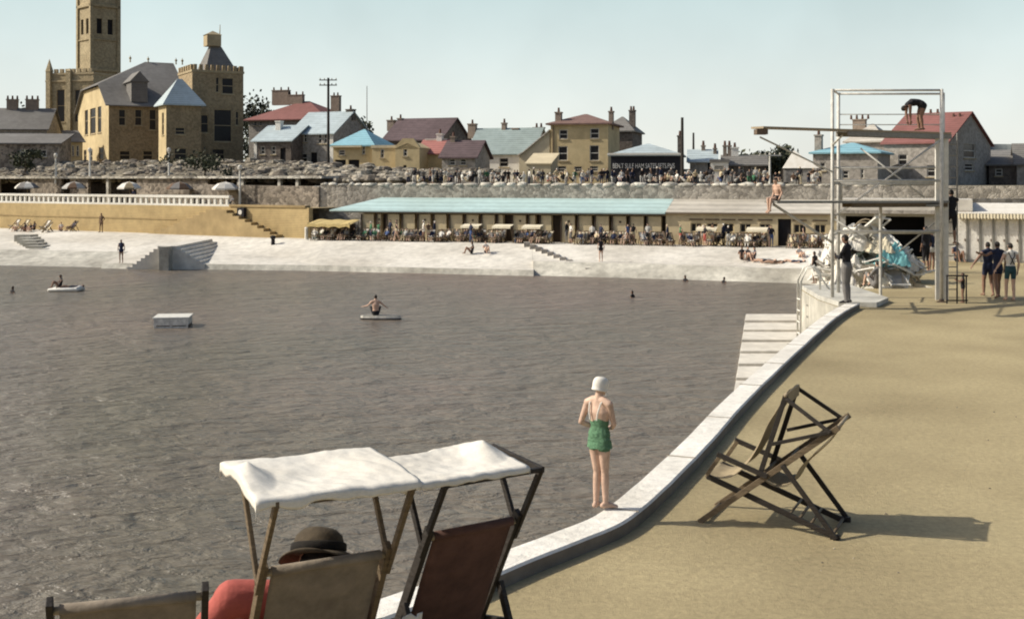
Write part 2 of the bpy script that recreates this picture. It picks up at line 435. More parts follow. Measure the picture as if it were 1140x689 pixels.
# low hills on the skyline
m = MB(); A = []; B = []
for i in range(61):
    x = -900+30*i
    A.append(V(x, 1500, -2)); B.append(V(x, 1500+60*math.sin(i), 16+10*noise.noise(V(i*.21,0,3))+(34 if i > 45 else 0)*min(1,(i-45)/6)))
m.strip(A, B); struct(m.build('hills', M['hill'], smooth=True))

# ---- promenade retaining wall with its rough white coping
def line_wall(x0, x1, off, z0, z1, t, n=1):
    a = V(x0, wl(x0)+off, 0); b = V(x1, wl(x1)+off, 0); return a, b
m = MB()
a = V(-16.6, wl(-16.6)+4.1, 0); b = V(60, wl(60)+4.1, 0); nb = V(.29,.957,0)*.5
m.prism([a+V(0,0,ZF-1), b+V(0,0,ZF-1), b+V(0,0,2.72), a+V(0,0,2.72)], nb)
w = thing('promenade_wall', 'long grey stone retaining wall behind the bathing cabins below the promenade', 'wall')
m.build('wall', M['rubble'], w)
m = MB(); random.seed(3)
L_ = (b-a).length; t_ = (b-a).normalized(); s_ = 0
while s_ < 47:
    l = random.uniform(.45,1.5); h = random.uniform(.10,.24)
    m.ell(a+t_*(s_+l/2)+nb*.5+V(0,0,2.76), (l*.56,.36,h), 8, rot=Matrix.Rotation(math.atan2(t_.y,t_.x),3,'Z'), jit=.35, seed=s_)
    s_ += l
m.build('coping', M['coping'], w, smooth=True)
m = MB()
a2 = V(-30, wl(-30)+3.6, 0); b2_ = V(-16.7, wl(-16.7)+3.9, 0); nb2 = V(.5,.86,0)*.6
m.prism([a2+V(0,0,ZF-1), b2_+V(0,0,ZF-1), b2_+V(0,0,2.6), a2+V(0,0,2.75)], nb2)
tag(m.build('rubble_wall', M['rubble_dark']), 'dark rubble stone wall left of the blue roofed cabins', 'wall')

# ---- ochre wall with balustrade on the left
t1 = V(1,-.6,0).normalized(); n1 = V(-.6,-1,0).normalized()   # along (rightwards) and outwards
def yw(x, z=0, out=0): return V(x, wl(x), z)+n1*out
w = thing('ochre_wall', 'long ochre rendered wall at the back of the far terrace on the left', 'wall')
m = MB()
m.prism([yw(-120,ZF-.5), yw(-16.9,ZF-.5), yw(-16.9,.85), yw(-120,.85)], -n1*.5); m.build('wall', M['ochre'], w)
m = MB(); m.prism([yw(-24.6,.853,.09), yw(-17.2,.853,.09), yw(-17.2,1.02,.09), yw(-24.6,1.02,.09)], -n1*.7)
m.prism([yw(-120,-.42,.05), yw(-30.2,-.42,.05), yw(-30.2,-.34,.05), yw(-120,-.34,.05)], -n1*.049)
m.build('coping', M['ochre_dark'], w)
# stair block built against the ochre wall
m = MB()
P = stepped(-32.6, ZF+.02, -26.4, .55, 9)+[(-24.9,.55)]+stepped(-24.9,.55,-19.4,ZF+.02,9)[1:]+[(-19.4,ZF-.3),(-32.6,ZF-.3)]
m.prism([yw(x, z, .004) for x, z in P], n1*.75)
tag(m.build('wall_stairs', M['ochre_dark']), 'ochre stairs rising both ways to a landing against the ochre wall', 'stairs')
# balustrade
bal = thing('balustrade', 'white balustrade with short square balusters along the top of the ochre wall', 'balustrade')
m = MB(); xa, xb = -75., -24.7
m.prism([yw(xa,.855,-.05), yw(xb,.855,-.05), yw(xb,1.03,-.05), yw(xa,1.03,-.05)], -n1*.32); m.build('bottom_rail', M['white_paint'], bal)
m = MB(); m.prism([yw(xa,1.58,-.02), yw(xb,1.58,-.02), yw(xb,1.80,-.02), yw(xa,1.80,-.02)], -n1*.36); m.build('top_rail', M['white_paint'], bal)
k = 0; x = xa+.4; bme = None
rzb = math.atan2(t1.y, t1.x)
while x < xb:
    if bme is None:
        q = MB(); q.box((0,0,.275),(.27,.2,.55)); bme = q.mesh('baluster', M['white_paint'], bevel=.02)
    if x > -56:
        o = obj('baluster', bme, bal, yw(x,1.03,-.2)); o.rotation_euler = (0,0,rzb)
    x += .62
# upper terrace floor and shelter behind it
struct(MB().face(yw(-120,.80,-.4), yw(-17,.80,-.4), yw(-17,.80,-8.8), yw(-120,.80,-8.8)).build('upper_terrace', M['sand']))
sh = thing('stone_shelter', 'long flat roofed stone shelter with dark openings behind the balustrade', 'shelter')
m = MB(); m.prism([yw(-95,.8,-8.6), yw(-23,.8,-8.6), yw(-23,3.3,-8.6), yw(-95,3.3,-8.6)], -n1*.3); m.build('back_wall', M['dark_wall'], sh)
m = MB(); m.prism([yw(-95,3.3,-5.3), yw(-19.6,3.3,-5.3), yw(-19.6,3.52,-5.3), yw(-95,3.52,-5.3)], -n1*3.4); m.build('roof', M['coping'], sh)
def upx(u, off):   # x of the point of the line offset back by off that shows at column u
    k = (u-CX)/F; lo, hi = -130., -10.
    for _ in range(50):
        mid = (lo+hi)/2; p = yw(mid, 0, -off)
        if p.x/p.y < k: lo = mid
        else: hi = mid
    return lo
for u0, u1 in ((-60,-2),(34,68),(78,98),(152,231)):
    x0, x1 = upx(u0,5.6), upx(u1,5.6); m = MB()
    m.prism([yw(x0,.8,-5.6), yw(x1,.8,-5.6), yw(x1,3.298,-5.6), yw(x0,3.298,-5.6)], -n1*.35)
    m.build('wall', M['rubble_dark'], sh)
for u in (120,266,270,311,331):
    x0 = upx(u,5.6); m = MB(); m.box((0,0,1.247),(.32,.32,2.494)); o = m.build('post', M['coping'], sh, loc=yw(x0,.8,-5.7)); o.rotation_euler = (0,0,rzb)
# sloping rocky garden behind the shelter
m = MB(); rows = []
for j in range(9):
    t = j/8; row = []
    for i in range(70):
        x = -110+i*1.4
        p = yw(x, 0, -(7.5+t*13)); hx = max(0, min(1, (-x-18)/22))
        z = 3.1+t*(.75+1.25*hx)+.3*noise.noise(V(x*.35,j*.7,1))*(.3+t)
        row.append(V(p.x, p.y, z))
    rows.append(row)
for r0, r1 in zip(rows[:-1], rows[1:]): m.strip(r0, r1)
struct(m.build('rocky_bank', M['bank'], smooth=True))
m = MB(); random.seed(11)
for i in range(1700):
    x = random.uniform(-78,-12.5); t = random.choice([0,.02,.05,.3,.5,.55,.7,.95,1,1.0]) + random.uniform(-.08,.08)
    p = yw(x, 0, -(7.6+t*13)); hx = max(0, min(1, (-x-18)/22))
    r = random.choice([.1,.13,.16,.2,.26,.34,.45])*random.uniform(.8,1.2)*(1.2 if x > -33 else 1)
    m.ell((p.x, p.y, 3.1+t*(.75+1.25*hx)+r*.15), (r*1.5, r, r*random.uniform(.5,.9)), 7, mi=0 if random.random() < (.7 if x>-40 else .45) else 1, jit=.5, seed=i)
tag(m.build('loose_boulders', [M['boulder'], M['boulder_dark']], smooth=False), kind='stuff')
# ================================================================== BUILDINGS
def wall_face(m, P, X, L, H, ops, t, inward, mi=0):
    """rectangular wall from P along X (length L, height H) with real openings (x0,x1,z0,z1) of depth t"""
    xs = sorted({0., L} | {min(max(o[0],0),L) for o in ops} | {min(max(o[1],0),L) for o in ops})
    zs = sorted({0., H} | {min(max(o[2],0),H) for o in ops} | {min(max(o[3],0),H) for o in ops})
    p = lambda x, z, q=0.: P+X*x+V(0,0,z)+inward*q
    for a, b in zip(xs[:-1], xs[1:]):
        for c, d in zip(zs[:-1], zs[1:]):
            mx, mz = (a+b)/2, (c+d)/2
            if any(o[0] < mx < o[1] and o[2] < mz < o[3] for o in ops): continue
            m.face(p(a,c), p(b,c), p(b,d), p(a,d), mi=mi)
    for a, b, c, d in ops:
        m.face(p(a,c), p(b,c), p(b,c,t), p(a,c,t), mi=mi); m.face(p(a,d), p(b,d), p(b,d,t), p(a,d,t), mi=mi)
        m.face(p(a,c), p(a,d), p(a,d,t), p(a,c,t), mi=mi); m.face(p(b,c), p(b,d), p(b,d,t), p(b,c,t), mi=mi)

class Bld:
    def __init__(s, name, label, u0, d, yaw, group=None, cat='house', z=None):
        x = (u0-CX)*d/F
        s.yaw = R(yaw); s.z0 = landz(x, d)-.3 if z is None else z
        s.o = V(x, d, s.z0)
        s.t = thing(name, label, cat, s.o, s.yaw, group)
        s.c, s.s = math.cos(s.yaw), math.sin(s.yaw)
    def X(s, u, y=0.):
        k = (u-CX)/F; ox = s.o.x-y*s.s; oy = s.o.y+y*s.c
        return (k*oy-ox)/(s.c-k*s.s)
    def Y(s, u, x):      # depth along a side wall standing at local x
        k = (u-CX)/F; ox = s.o.x+x*s.c; oy = s.o.y+x*s.s
        return (k*oy-ox)/(-s.s-k*s.c)
    def dep(s, x, y=0.): return s.o.y+x*s.s+y*s.c
    def Z(s, v, x=0., y=0.): return CZ-(v-HY)*s.dep(x,y)/F-s.z0
    def op(s, u0, u1, v0, v1):
        a, b = s.X(u0), s.X(u1); return (a, b, s.Z(v1,(a+b)/2), s.Z(v0,(a+b)/2))
    def opL(s, u0, u1, v0, v1, x=0.):
        a, b = sorted((s.Y(u0,x), s.Y(u1,x))); return (a, b, s.Z(v1,x,(a+b)/2), s.Z(v0,x,(a+b)/2))
    def body(s, L, D, H, wall, ops=(), left=(), right=(), roof='gable', rise=2.5, rmat='roof_slate', over=.35, trunc=.55, glaze='worn_paint', door=()):
        m = MB(); X, Y = V(1,0,0), V(0,1,0); s.L, s.D, s.H = L, D, H
        wall_face(m, V(0,0,0), X, L, H, list(ops)+list(door), .16, Y)
        wall_face(m, V(0,0,0), Y, D, H, list(left), .16, X)
        wall_face(m, V(L,0,0), Y, D, H, list(right), .16, -X)
        m.face((0,D,0),(L,D,0),(L,D,H),(0,D,H))
        R_ = MB(); th = V(0,0,.14); o = over
        if roof == 'gable':
            r = H+rise
            for x in (0,L): m.face((x,0,H),(x,D,H),(x,D/2,r))
            k = rise/(D/2)*o
            for a, b in ((V(-o,-o,H-k), V(-o,D/2,r)), (V(-o,D+o,H-k), V(-o,D/2,r))):
                R_.prism([a+V(0,0,.02), V(L+o,a.y,a.z+.02), V(L+o,b.y,b.z+.02), b+V(0,0,.02)], th)
        elif roof == 'front':
            r = H+rise
            for y_ in (0,D): m.face((0,y_,H),(L,y_,H),(L/2,y_,r))
            k = rise/(L/2)*o
            for sx in (-o, L+o): R_.prism([V(sx,-o,H-k+.02), V(L/2,-o,r+.02), V(L/2,D+o,r+.02), V(sx,D+o,H-k+.02)], th)
        elif roof in ('hip','jerkin'):
            r = H+rise; q = min(D/2, L/2)*.95
            if roof == 'hip':
                e = [V(-o,-o,H+.02), V(L+o,-o,H+.02), V(L+o,D+o,H+.02), V(-o,D+o,H+.02)]
                A, B_ = V(q,D/2,r), V(max(L-q,q+.05),D/2,r)
                R_.add(e+[A,B_]+[p-V(0,0,.16) for p in e], [(0,1,5,4),(1,2,5),(2,3,4,5),(3,0,4),(6,7,1,0),(7,8,2,1),(8,9,3,2),(9,6,0,3),(9,8,7,6)])
            else:
                f = trunc; h1 = H+rise*f
                m.face((0,0,H),(0,D,H),(0,D-D/2*f,h1),(0,D/2*f,h1)); m.face((L,0,H),(L,D,H),(L,D/2,r))
                q = D/2*(1-f)*1.1; k = rise/(D/2)*o
                for sg in (0,1):
                    y0 = -o if sg == 0 else D+o; y1 = D/2*f if sg == 0 else D-D/2*f
                    R_.prism([V(-o,y0,H-k+.02), V(L+o,y0,H-k+.02), V(L+o,D/2,r+.02), V(q,D/2,r+.02), V(-o,y1,h1+.02)], th)
                R_.prism([V(-o,D/2*f,h1+.02), V(q,D/2,r+.02), V(-o,D-D/2*f,h1+.02)], th)
        elif roof == 'mono':
            m.face((0,0,H),(0,D,H),(0,D,H+rise)); m.face((L,0,H),(L,D,H),(L,D,H+rise)); m.face((0,D,H),(L,D,H),(L,D,H+rise),(0,D,H+rise))
            k = rise/D*o
            R_.prism([V(-o,-o,H-k+.02), V(L+o,-o,H-k+.02), V(L+o,D+o,H+rise+k+.02), V(-o,D+o,H+rise+k+.02)], th)
        elif roof == 'flat':
            R_.b2((-.1,-.1,H), (L+.1,D+.1,H+.3))
        s.wall = m.build('wall', M[wall], s.t); s.roof = R_.build('roof', M[rmat], s.t)
        for lst, f in ((ops, lambda x,z,q: V(x,q,z)), (left, lambda x,z,q: V(q,x,z)), (right, lambda x,z,q: V(L-q,x,z))):
            for a, b, c, d in lst:
                fr = MB(); w = .09; P = lambda x, z: f(x, z, .11)
                up = f(0,0,1)-f(0,0,0)
                for p, q in ((P(a,c+w/2),P(b,c+w/2)),(P(a,d-w/2),P(b,d-w/2)),(P(a+w/2,c+w),P(a+w/2,d-w)),(P(b-w/2,c+w),P(b-w/2,d-w)),(P(a+w,(c+d)/2),P(b-w,(c+d)/2))):
                    fr.bar(p, q, .08, w, up=up) if abs((q-p).z) < .01 else fr.bar(p, q, w, .08, up=up)
                sl = MB(); sl.bar(f(a-.12,c-.07,-.03), f(b+.12,c-.07,-.03), .14, .12)
                fo = fr.build('window', M[glaze], s.t)
                sl.build('sill', M['stone_trim'], fo)
                pn = MB(); pn.face(f(a,c,.14), f(b,c,.14), f(b,d,.14), f(a,d,.14)); pn.build('pane', M['glass_dark'], fo)
        for a, b, c, d in door:
            q = MB(); q.face(V(a,.155,c), V(b,.155,c), V(b,.155,d), V(a,.155,d)); q.build('door', M['dark_void'], s.t)
        return s
    def chimney(s, u, v0, v1, y=None, w=.9, pots=2, mat_='chimney'):
        y = s.D/2 if y is None else y
        x = s.X(u, y); z0, z1 = s.Z(v1,x,y)-.5, s.Z(v0,x,y)
        m = MB(); m.b2((x-w/2,y-.4,z0),(x+w/2,y+.4,z1-.25)); m.b2((x-w/2-.07,y-.47,z1-.25),(x+w/2+.07,y+.47,z1-.1))
        c_ = m.build('chimney', M[mat_], s.roof)
        for i in range(pots):
            q = MB(); q.lathe((x+(i-(pots-1)/2)*w*.45,y,z1-.1), [(.13,0),(.15,.1),(.11,.45),(.14,.5)], 8); q.build('chimney_pot', M['pot'], s.roof)
        return s

TG = 'houses behind the promenade'
# --- yellow three-storey house
b = Bld('yellow_house', 'tall square yellow house with brown hipped roof and two columns of windows', 613, 135, -14, TG)
L = b.X(677)
b.body(L, 8.5, b.Z(138), 'render_yellow', ops=[b.op(622.5,632,144.5,155), b.op(657,667,143,154.5), b.op(621.5,632,163,179), b.op(656.5,667,162,179), b.op(620.5,630.5,185,191.5), b.op(639.5,648,185.5,191.5), b.op(656.5,666,185,191)],
       roof='hip', rise=1.3, rmat='roof_brown', over=.5)
b.chimney(622, 124, 139, 1.2, .7, 1).chimney(680.5, 123, 140, 3., .5, 1)
MB().box((.3,-.05,b.H/2),(.1,.1,b.H-.6)).build('drainpipe', M['rust'], b.t)
b = Bld('dark_house', 'dark grey walled house with hipped roof attached behind the right of the yellow house', 670, 146, -14, TG)
b.body(b.X(704), 9, b.Z(146), 'dark_wall', roof='hip', rise=2.0, rmat='roof_slate'); b.chimney(704, 122, 146, 2.5, .75, 2, 'dark_wall')
# cream wing, sloping top
b = Bld('cream_wing', 'cream lean-to wing with a sloping roof on the left of the yellow house', 578, 136, -14, TG)
L = b.X(612); m = MB(); pz = [V(0,0,0), V(L,0,0), V(L,0,b.Z(146,L)), V(L*.12,0,b.Z(171,1)), V(0,0,b.Z(174,0))]
m.prism(pz, V(0,6,0)); b.roof = m.build('wall', M['render_cream'], b.t)
m = MB(); m.prism([pz[4]+V(-.2,-.25,.02), pz[3]+V(0,-.25,.02), pz[2]+V(-.02,-.25,.02), pz[2]+V(-.02,-.25,.17), pz[3]+V(0,-.25,.17), pz[4]+V(-.2,-.25,.17)], V(0,6.5,0)); m.build('roof', M['roof_grey'], b.t)
b = Bld('low_annexe', 'low cream annexe with a pale roof in front of the cream wing', 586, 128, -14, TG)
b.body(b.X(613), 4, b.Z(183), 'render_cream', roof='mono', rise=1.1, rmat='render_cream', over=.15)
# --- cottage with green slate roof
b = Bld('slate_cottage', 'white cottage under a wide grey green slate roof left of the yellow house', 522, 142, -16, TG)
L = b.X(592)
b.body(L, 9, b.Z(171), 'render_white', ops=[b.op(556,566,176,186), b.op(530,536,177,185)], roof='gable', rise=b.Z(144,L/2,4.5)-b.Z(171), rmat='roof_green')
b.chimney(526, 137, 150, 4.5, 1.0, 1).chimney(561.5, 136, 145, 4.5, .5, 1).chimney(574.5, 142, 147, 4.5, .8, 0).chimney(600, 141, 165, 5.5, 1.3, 2)
# --- dark roof shed
b = Bld('long_shed', 'low shed with a steep black purple roof and weathered grey walls', 492, 126, -14, TG)
b.body(b.X(529), 6, b.Z(175), 'grey_wall', ops=[b.op(500,507,177,184), b.op(512,519,177,184)], roof='gable', rise=b.Z(158,2,3)-b.Z(175), rmat='roof_purple')
b.chimney(505, 151, 160, 3, .5, 1)
# --- pink roofed
b = Bld('pink_cottage', 'small yellow cottage with a dusty pink roof', 466, 130, -12, TG)
b.body(b.X(494), 6, b.Z(171), 'render_yellow', roof='gable', rise=b.Z(157,2,3)-b.Z(171), rmat='roof_pink'); b.chimney(490, 148, 160, 3, .6, 1, 'render_white')
m = MB()
m.bar(V(-.1,2.95,b.H+1.64), V(b.L*.85,2.95,b.H+1.64), .35, .16); m.build('ridge', M['whitewash'], b.roof)
# --- yellow gabled block
b = Bld('gabled_house', 'yellow house with a clipped gable and one tall window facing the promenade', 440, 127, -12, TG)
L = b.X(467); H = b.Z(166)
b.body(L, 7, H, 'render_yellow', ops=[b.op(449,453.5,165.5,174)], roof='front', rise=.6, rmat='render_yellow', over=.02, door=[b.op(449,452.5,184,193)])
m = MB(); z1 = b.Z(154.5); m.prism([V(0,0,H-.05),V(L,0,H-.05),V(L*.97,0,H+.35),V(L*.74,0,z1),V(L*.30,0,z1),V(L*.04,0,H+.4)], V(0,.4,0))
m.build('gable', M['render_yellow'], b.t)
b = Bld('plain_block', 'plain yellow walled block between the cyan roof and the clipped gable', 414, 129, -12, TG)
b.body(b.X(441), 6, b.Z(165), 'render_yellow', ops=[b.op(423.5,427.5,166,176)], roof='flat', rmat='render_cream')
b = Bld('cyan_roof_house', 'yellow house with bright cyan roof and dark shop front below', 371, 131, -14, TG)
L = b.X(415); b.body(L, 7, b.Z(162), 'render_yellow', ops=[b.op(403,406.5,163,172), b.op(377,384,167,173)], roof='hip', rise=b.Z(144,4,3.5)-b.Z(162), rmat='roof_cyan', door=[b.op(373,385,178,197), b.op(388,400,178,197)])
m = MB(); m.b2((-.05,-.5,b.Z(164.5)),(L*.75,-.01,b.Z(162.6))); m.build('fascia', M['render_cream'], b.t)
# --- purple hip
b = Bld('purple_roof_house', 'large house with dark purple hipped roof rising behind the yellow cottages', 428, 150, -20, TG)
b.body(b.X(490), 10, b.Z(156), 'dark_wall', roof='gable', rise=b.Z(133,4,5)-b.Z(156), rmat='roof_purple')
b.chimney(436, 133, 142, 5, 1., 1).chimney(446, 131, 138, 5, .6, 1)
# --- blue roofed terrace
b = Bld('blue_roof_house', 'stone house with a broad pale blue roof and a dark gable end', 324, 150, -22, TG)
L = b.X(371); b.body(L, 9.5, b.Z(149), 'grey_wall', ops=[b.op(332.5,336,148,158.5), b.op(338,341.5,148,158.5), b.op(354,358,149,160), b.op(360.5,364,149,160), b.op(331,342,171,181)], roof='gable', rise=b.Z(126,L*.5,4.75)-b.Z(149), rmat='roof_paleblue', door=[b.op(346,353,170,184)])
m = MB(); m.b2((L-.6,-.06,0),(L+.02,-.01,b.H)); m.build('quoin', M['render_white'], b.t)
b.chimney(390.5, 121, 130, 5, 1.0, 1, 'dark_wall')
b = Bld('long_cottage', 'low dark stone cottage with a pale blue roof left of the telegraph pole', 283, 148, -18, TG)
L = b.X(324); b.body(L, 8, b.Z(157), 'dark_wall', ops=[b.op(290,295,163,172), b.op(302,307,163,172)], roof='gable', rise=b.Z(141,L*.5,4)-b.Z(157), rmat='roof_paleblue', door=[b.op(312,318,165,184)])
m = MB(); m.b2((-.02,-.05,0),(.4,-.01,b.H)); m.build('quoin', M['render_white'], b.t); b.chimney(311, 134, 147, 3, .7, 0, 'render_white')
# --- red roof
b = Bld('red_roof_house', 'big house with a red hipped roof and stout chimneys behind the blue roofs', 277, 188, -18, TG)
L = b.X(362); b.body(L, 13, b.Z(134), 'grey_wall', ops=[b.op(282,286,135.5,140), b.op(288,292,135.5,140)], roof='hip', rise=b.Z(113,L*.5,6.5)-b.Z(134), rmat='roof_red', over=.7)
b.chimney(313, 100, 114, 6, 3.0, 3).chimney(330, 105, 113, 6, 2.6, 3).chimney(374, 106, 125, 6, 1.5, 2)
# --- black shed with lettering
b = Bld('black_shed', 'long black timber shed with white lettering across its front', 680, 122, -10, TG, 'shed')
L = b.X(758); D = 9; H = b.Z(172.5)
b.body(L, D, H, 'black_shed', roof='hip', rise=b.Z(160,L*.5,4)-b.Z(172.5), rmat='roof_paleblue', over=.3)
m = MB(); m.b2((-.34,-.36,H-.03),(L+.34,-.31,H+.16)); m.build('fascia', M['white_paint'], b.t)
def text_mesh(name, body, size, m_, parent, loc, rot=(R(90),0,0), ext=.01, width=None):
    cu = bpy.data.curves.new(name, 'FONT'); cu.body = body; cu.size = size; cu.extrude = ext; cu.align_x = 'LEFT'
    o = bpy.data.objects.new(name, cu); C.objects.link(o)
    dg = bpy.context.evaluated_depsgraph_get(); me = bpy.data.meshes.new_from_object(o.evaluated_get(dg))
    bpy.data.objects.remove(o); me.name = name; me.materials.clear(); me.materials.append(m_)
    q = obj(name, me, parent, loc); q.rotation_euler = rot
    if width:
        w = max(v.co.x for v in me.vertices); q.scale = (width/w,1,1)
    return q
x0 = b.X(682); text_mesh('lettering', "BEN.T SULE HAM SATES SETS.PNS", .72, M['lettering'], b.t, (x0,-.02,b.Z(187.4,4)), width=b.X(751)-x0)
b.chimney(757, 150, 172, 3, .5, 1, 'dark_wall')
# --- small sheds
b = Bld('low_shop', 'low grey shop with a pale blue roof right of the black shed', 768, 124, -10, TG)
b.body(b.X(796), 6, b.Z(180), 'grey_wall', roof='gable', rise=b.Z(168,2,3)-b.Z(180), rmat='roof_paleblue', door=[b.op(788,790.5,181,198)]); b.chimney(783, 161, 170, 3, .4, 1).chimney(796, 164, 182, 2, .35, 1)
b = Bld('white_kiosk', 'small white kiosk beside a dark shed', 791, 114, -10, TG, 'kiosk')
b.body(b.X(811), 4, b.Z(181), 'render_white', ops=[b.op(795,806,184.5,189)], roof='flat', rmat='roof_slate')
b = Bld('dark_shed', 'low dark shed with two thin chimneys behind the white kiosk', 806, 126, -10, TG, 'shed')
b.body(b.X(852), 6, b.Z(184), 'dark_wall', ops=[b.op(822,828,186,192), b.op(836,842,186,192)], roof='gable', rise=1.0, rmat='roof_slate')
b.chimney(807, 161, 182, 3, .4, 1).chimney(812, 161, 182, 3, .4, 1).chimney(818, 163, 182, 3, .8, 1, 'render_white')
# --- canvas tent
t = thing('canvas_tent', 'white pointed canvas tent beside the grey cottage with the cyan roof', 'tent', at(891,196,108), R(-12))
m = MB(); w = 1.6
for a_, c_ in (((-w,-1.5,.7),(w,-1.5,.7)), ((w,-1.5,.7),(w,1.5,.7)), ((w,1.5,.7),(-w,1.5,.7)), ((-w,1.5,.7),(-w,-1.5,.7))): m.face(a_, c_, (-.6,0,2.4))
m.build('canopy', M['canvas_white'], t)
m = MB()
for x in (-w,w):
    for y_ in (-1.5,1.5): m.tube([(x,y_,-.6),(x,y_,.7)], .05, 6)
m.tube([(-.6,0,-.6),(-.6,0,2.6)], .05, 6); m.build('pole', M['timber_dark'], t)
m = MB(); m.b2((-w+.06,-1.4,-.6),(w-.06,1.4,.55)); m.build('side_wall', M['grey_wall'], t)
# --- grey cottage with cyan roof
b = Bld('grey_cottage', 'grey cottage with a bright cyan roof seen through the diving tower', 905, 112, -26, TG)
L = b.X(977); b.body(L, 8, b.Z(170), 'grey_wall', ops=[b.op(913,919,181,190), b.op(938,945,190,199), b.op(958,962,188,199)], roof='hip', rise=b.Z(159,L*.5,4)-b.Z(170), rmat='roof_cyan')
b.chimney(911.5, 149, 171, 1.2, .65, 1, 'grey_wall')
b = Bld('slate_house', 'grey slate roofed house with a row of chimney pots behind the diving tower', 942, 138, -30, TG)
L = b.X(984); b.body(L, 8, b.Z(158), 'grey_wall', roof='hip', rise=b.Z(138,L*.5,4)-b.Z(158), rmat='roof_grey'); b.chimney(957, 132, 142, 4, 1.5, 4)
# --- big house, red roof front and dark gable side
b = Bld('gable_end_house', 'large house with dull red roof slope and dark gable end facing right', 984, 118, -38, TG)
L = b.X(1054); H = b.Z(160,0); D = b.Y(1103, L)
ro = [b.opL(1073,1086,160,176,L), b.opL(1074,1084,182,190,L)]
b.body(L, D, H, 'grey_wall', ops=[b.op(1000,1010,172,184), b.op(1032,1042,184,197)], right=ro, roof='gable', rise=3.2, rmat='roof_red', over=.3)
b.chimney(1040, 126, 145, D*.5, 1.6, 2, 'chimney').chimney(1065, 131, 146, D*.42, 1.4, 2, 'dark_wall')
b = Bld('lean_to_house', 'low dark extension with a sloping roof at the far right of the skyline', 1101, 124, -25, TG)
b.body(b.X(1136), 6, b.Z(184), 'dark_wall', ops=[b.op(1108,1116,188,196)], roof='mono', rise=1.5, rmat='roof_slate')
b = Bld('boundary_house', 'plain dark cottage with grey roof beyond the right edge of the diving tower', 1132, 122, -20, TG)
b.body(12, 6, b.Z(182), 'grey_wall', roof='gable', rise=2, rmat='roof_slate')

# --- left edge houses
b = Bld('grey_terrace', 'row of grey houses with slate roofs at the far left edge', -30, 158, 8, TG)
L = b.X(52); b.body(L, 8, b.Z(143), 'grey_wall', ops=[b.op(14,19,150,158), b.op(26,31,150,158), b.op(38,43,150,158), b.op(14,19,165,173), b.op(27,32,165,173), b.op(40,45,165,173)], roof='gable', rise=b.Z(122,L*.6,4)-b.Z(143), rmat='roof_slate')
b.chimney(14, 110, 124, 4, 1.4, 3).chimney(36, 110, 124, 4, 1.6, 3)
b = Bld('low_grey_house', 'low grey house with a long plain wall under the left edge houses', -25, 142, 5, TG)
L = b.X(66); b.body(L, 5, b.Z(160), 'rubble_dark', ops=[b.op(22,32,166,173), b.op(46,52,167,175)], roof='mono', rise=1.2, rmat='roof_slate')

# --- school building with yellow gable
b = Bld('school_hall', 'stone hall with steep slate roof and sunlit yellow gable on the left', 121, 160, 30, None, 'hall')
D = b.Y(87, 0.); L = b.X(212); H = b.Z(116); rz_ = b.Z(69, L*.35, D/2)-H
gl = [(D*.22,D*.33,b.Z(146),b.Z(112)), (D*.40,D*.58,b.Z(146),b.Z(107)), (D*.65,D*.76,b.Z(146),b.Z(112)), (D*.15,D*.30,b.Z(177),b.Z(163)), (D*.50,D*.62,b.Z(180),b.Z(164)), (D*.70,D*.80,b.Z(177),b.Z(164)), (D*.86,D*.95,b.Z(177),b.Z(164))]
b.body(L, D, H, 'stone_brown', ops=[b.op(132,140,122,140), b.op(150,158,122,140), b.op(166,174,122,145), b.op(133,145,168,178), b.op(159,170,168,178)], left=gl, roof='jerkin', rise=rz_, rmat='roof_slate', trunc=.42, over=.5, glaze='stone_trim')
# sun-facing gable: sunlit yellow is put into the colour of its faces
me = b.wall.data; me.materials.append(M['render_yellow'])
for p in me.polygons:
    if p.normal.x < -.5 or p.normal.x > .5:
        if p.center.x < .3: p.material_index = 1
m = MB()
x = b.X(153, 1.5); z = b.Z(112, x, 1.5); m.b2((x-1.1,.2,z-.3),(x+1.1,3.4,z+2.5)); m.prism([V(x-1.35,.05,z+2.5),V(x+1.35,.05,z+2.5),V(x,.05,z+4.0)], V(0,5,0))
m.build('dormer', M['roof_slate'], b.roof)
for u in (145,165,196,203):
    q = MB(); x = b.X(u, D/2); z = b.H+rz_; q.tube([(x,D/2,z),(x,D/2,z+1.0)], [.12,.03], 6); q.ell((x,D/2,z+.6),(.2,.2,.2),6); q.build('finial', M['stone_trim'], b.roof)
b2 = Bld('porch_wing', 'low yellow porch wing at the left foot of the school gable', 78, 160.5, 30, None, 'porch')
b2.body(b2.X(92), 5, b2.Z(158), 'render_yellow', ops=[b2.op(80,82.5,162,174), b2.op(85,88,162,174)], roof='mono', rise=1.5, rmat='roof_slate')
b3 = Bld('bay_wing', 'stone bay with a pale blue hipped roof between hall and battlemented tower', 185, 147, 30, None, 'bay')
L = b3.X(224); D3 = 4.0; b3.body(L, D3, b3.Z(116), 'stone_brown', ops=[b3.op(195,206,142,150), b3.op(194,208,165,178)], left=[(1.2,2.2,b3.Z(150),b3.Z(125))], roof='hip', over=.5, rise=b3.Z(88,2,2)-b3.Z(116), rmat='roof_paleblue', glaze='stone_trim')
me = b3.wall.data; me.materials.append(M['render_yellow'])  # bay's left sliver: sunlight put in as a paler wall colour
for p in me.polygons:
    if abs(p.normal.x) > .5 and p.center.x < .3: p.material_index = 1
b4 = Bld('school_tower', 'square stone tower with battlements and a steep dark pyramid roof', 214, 152, 30, None, 'tower')
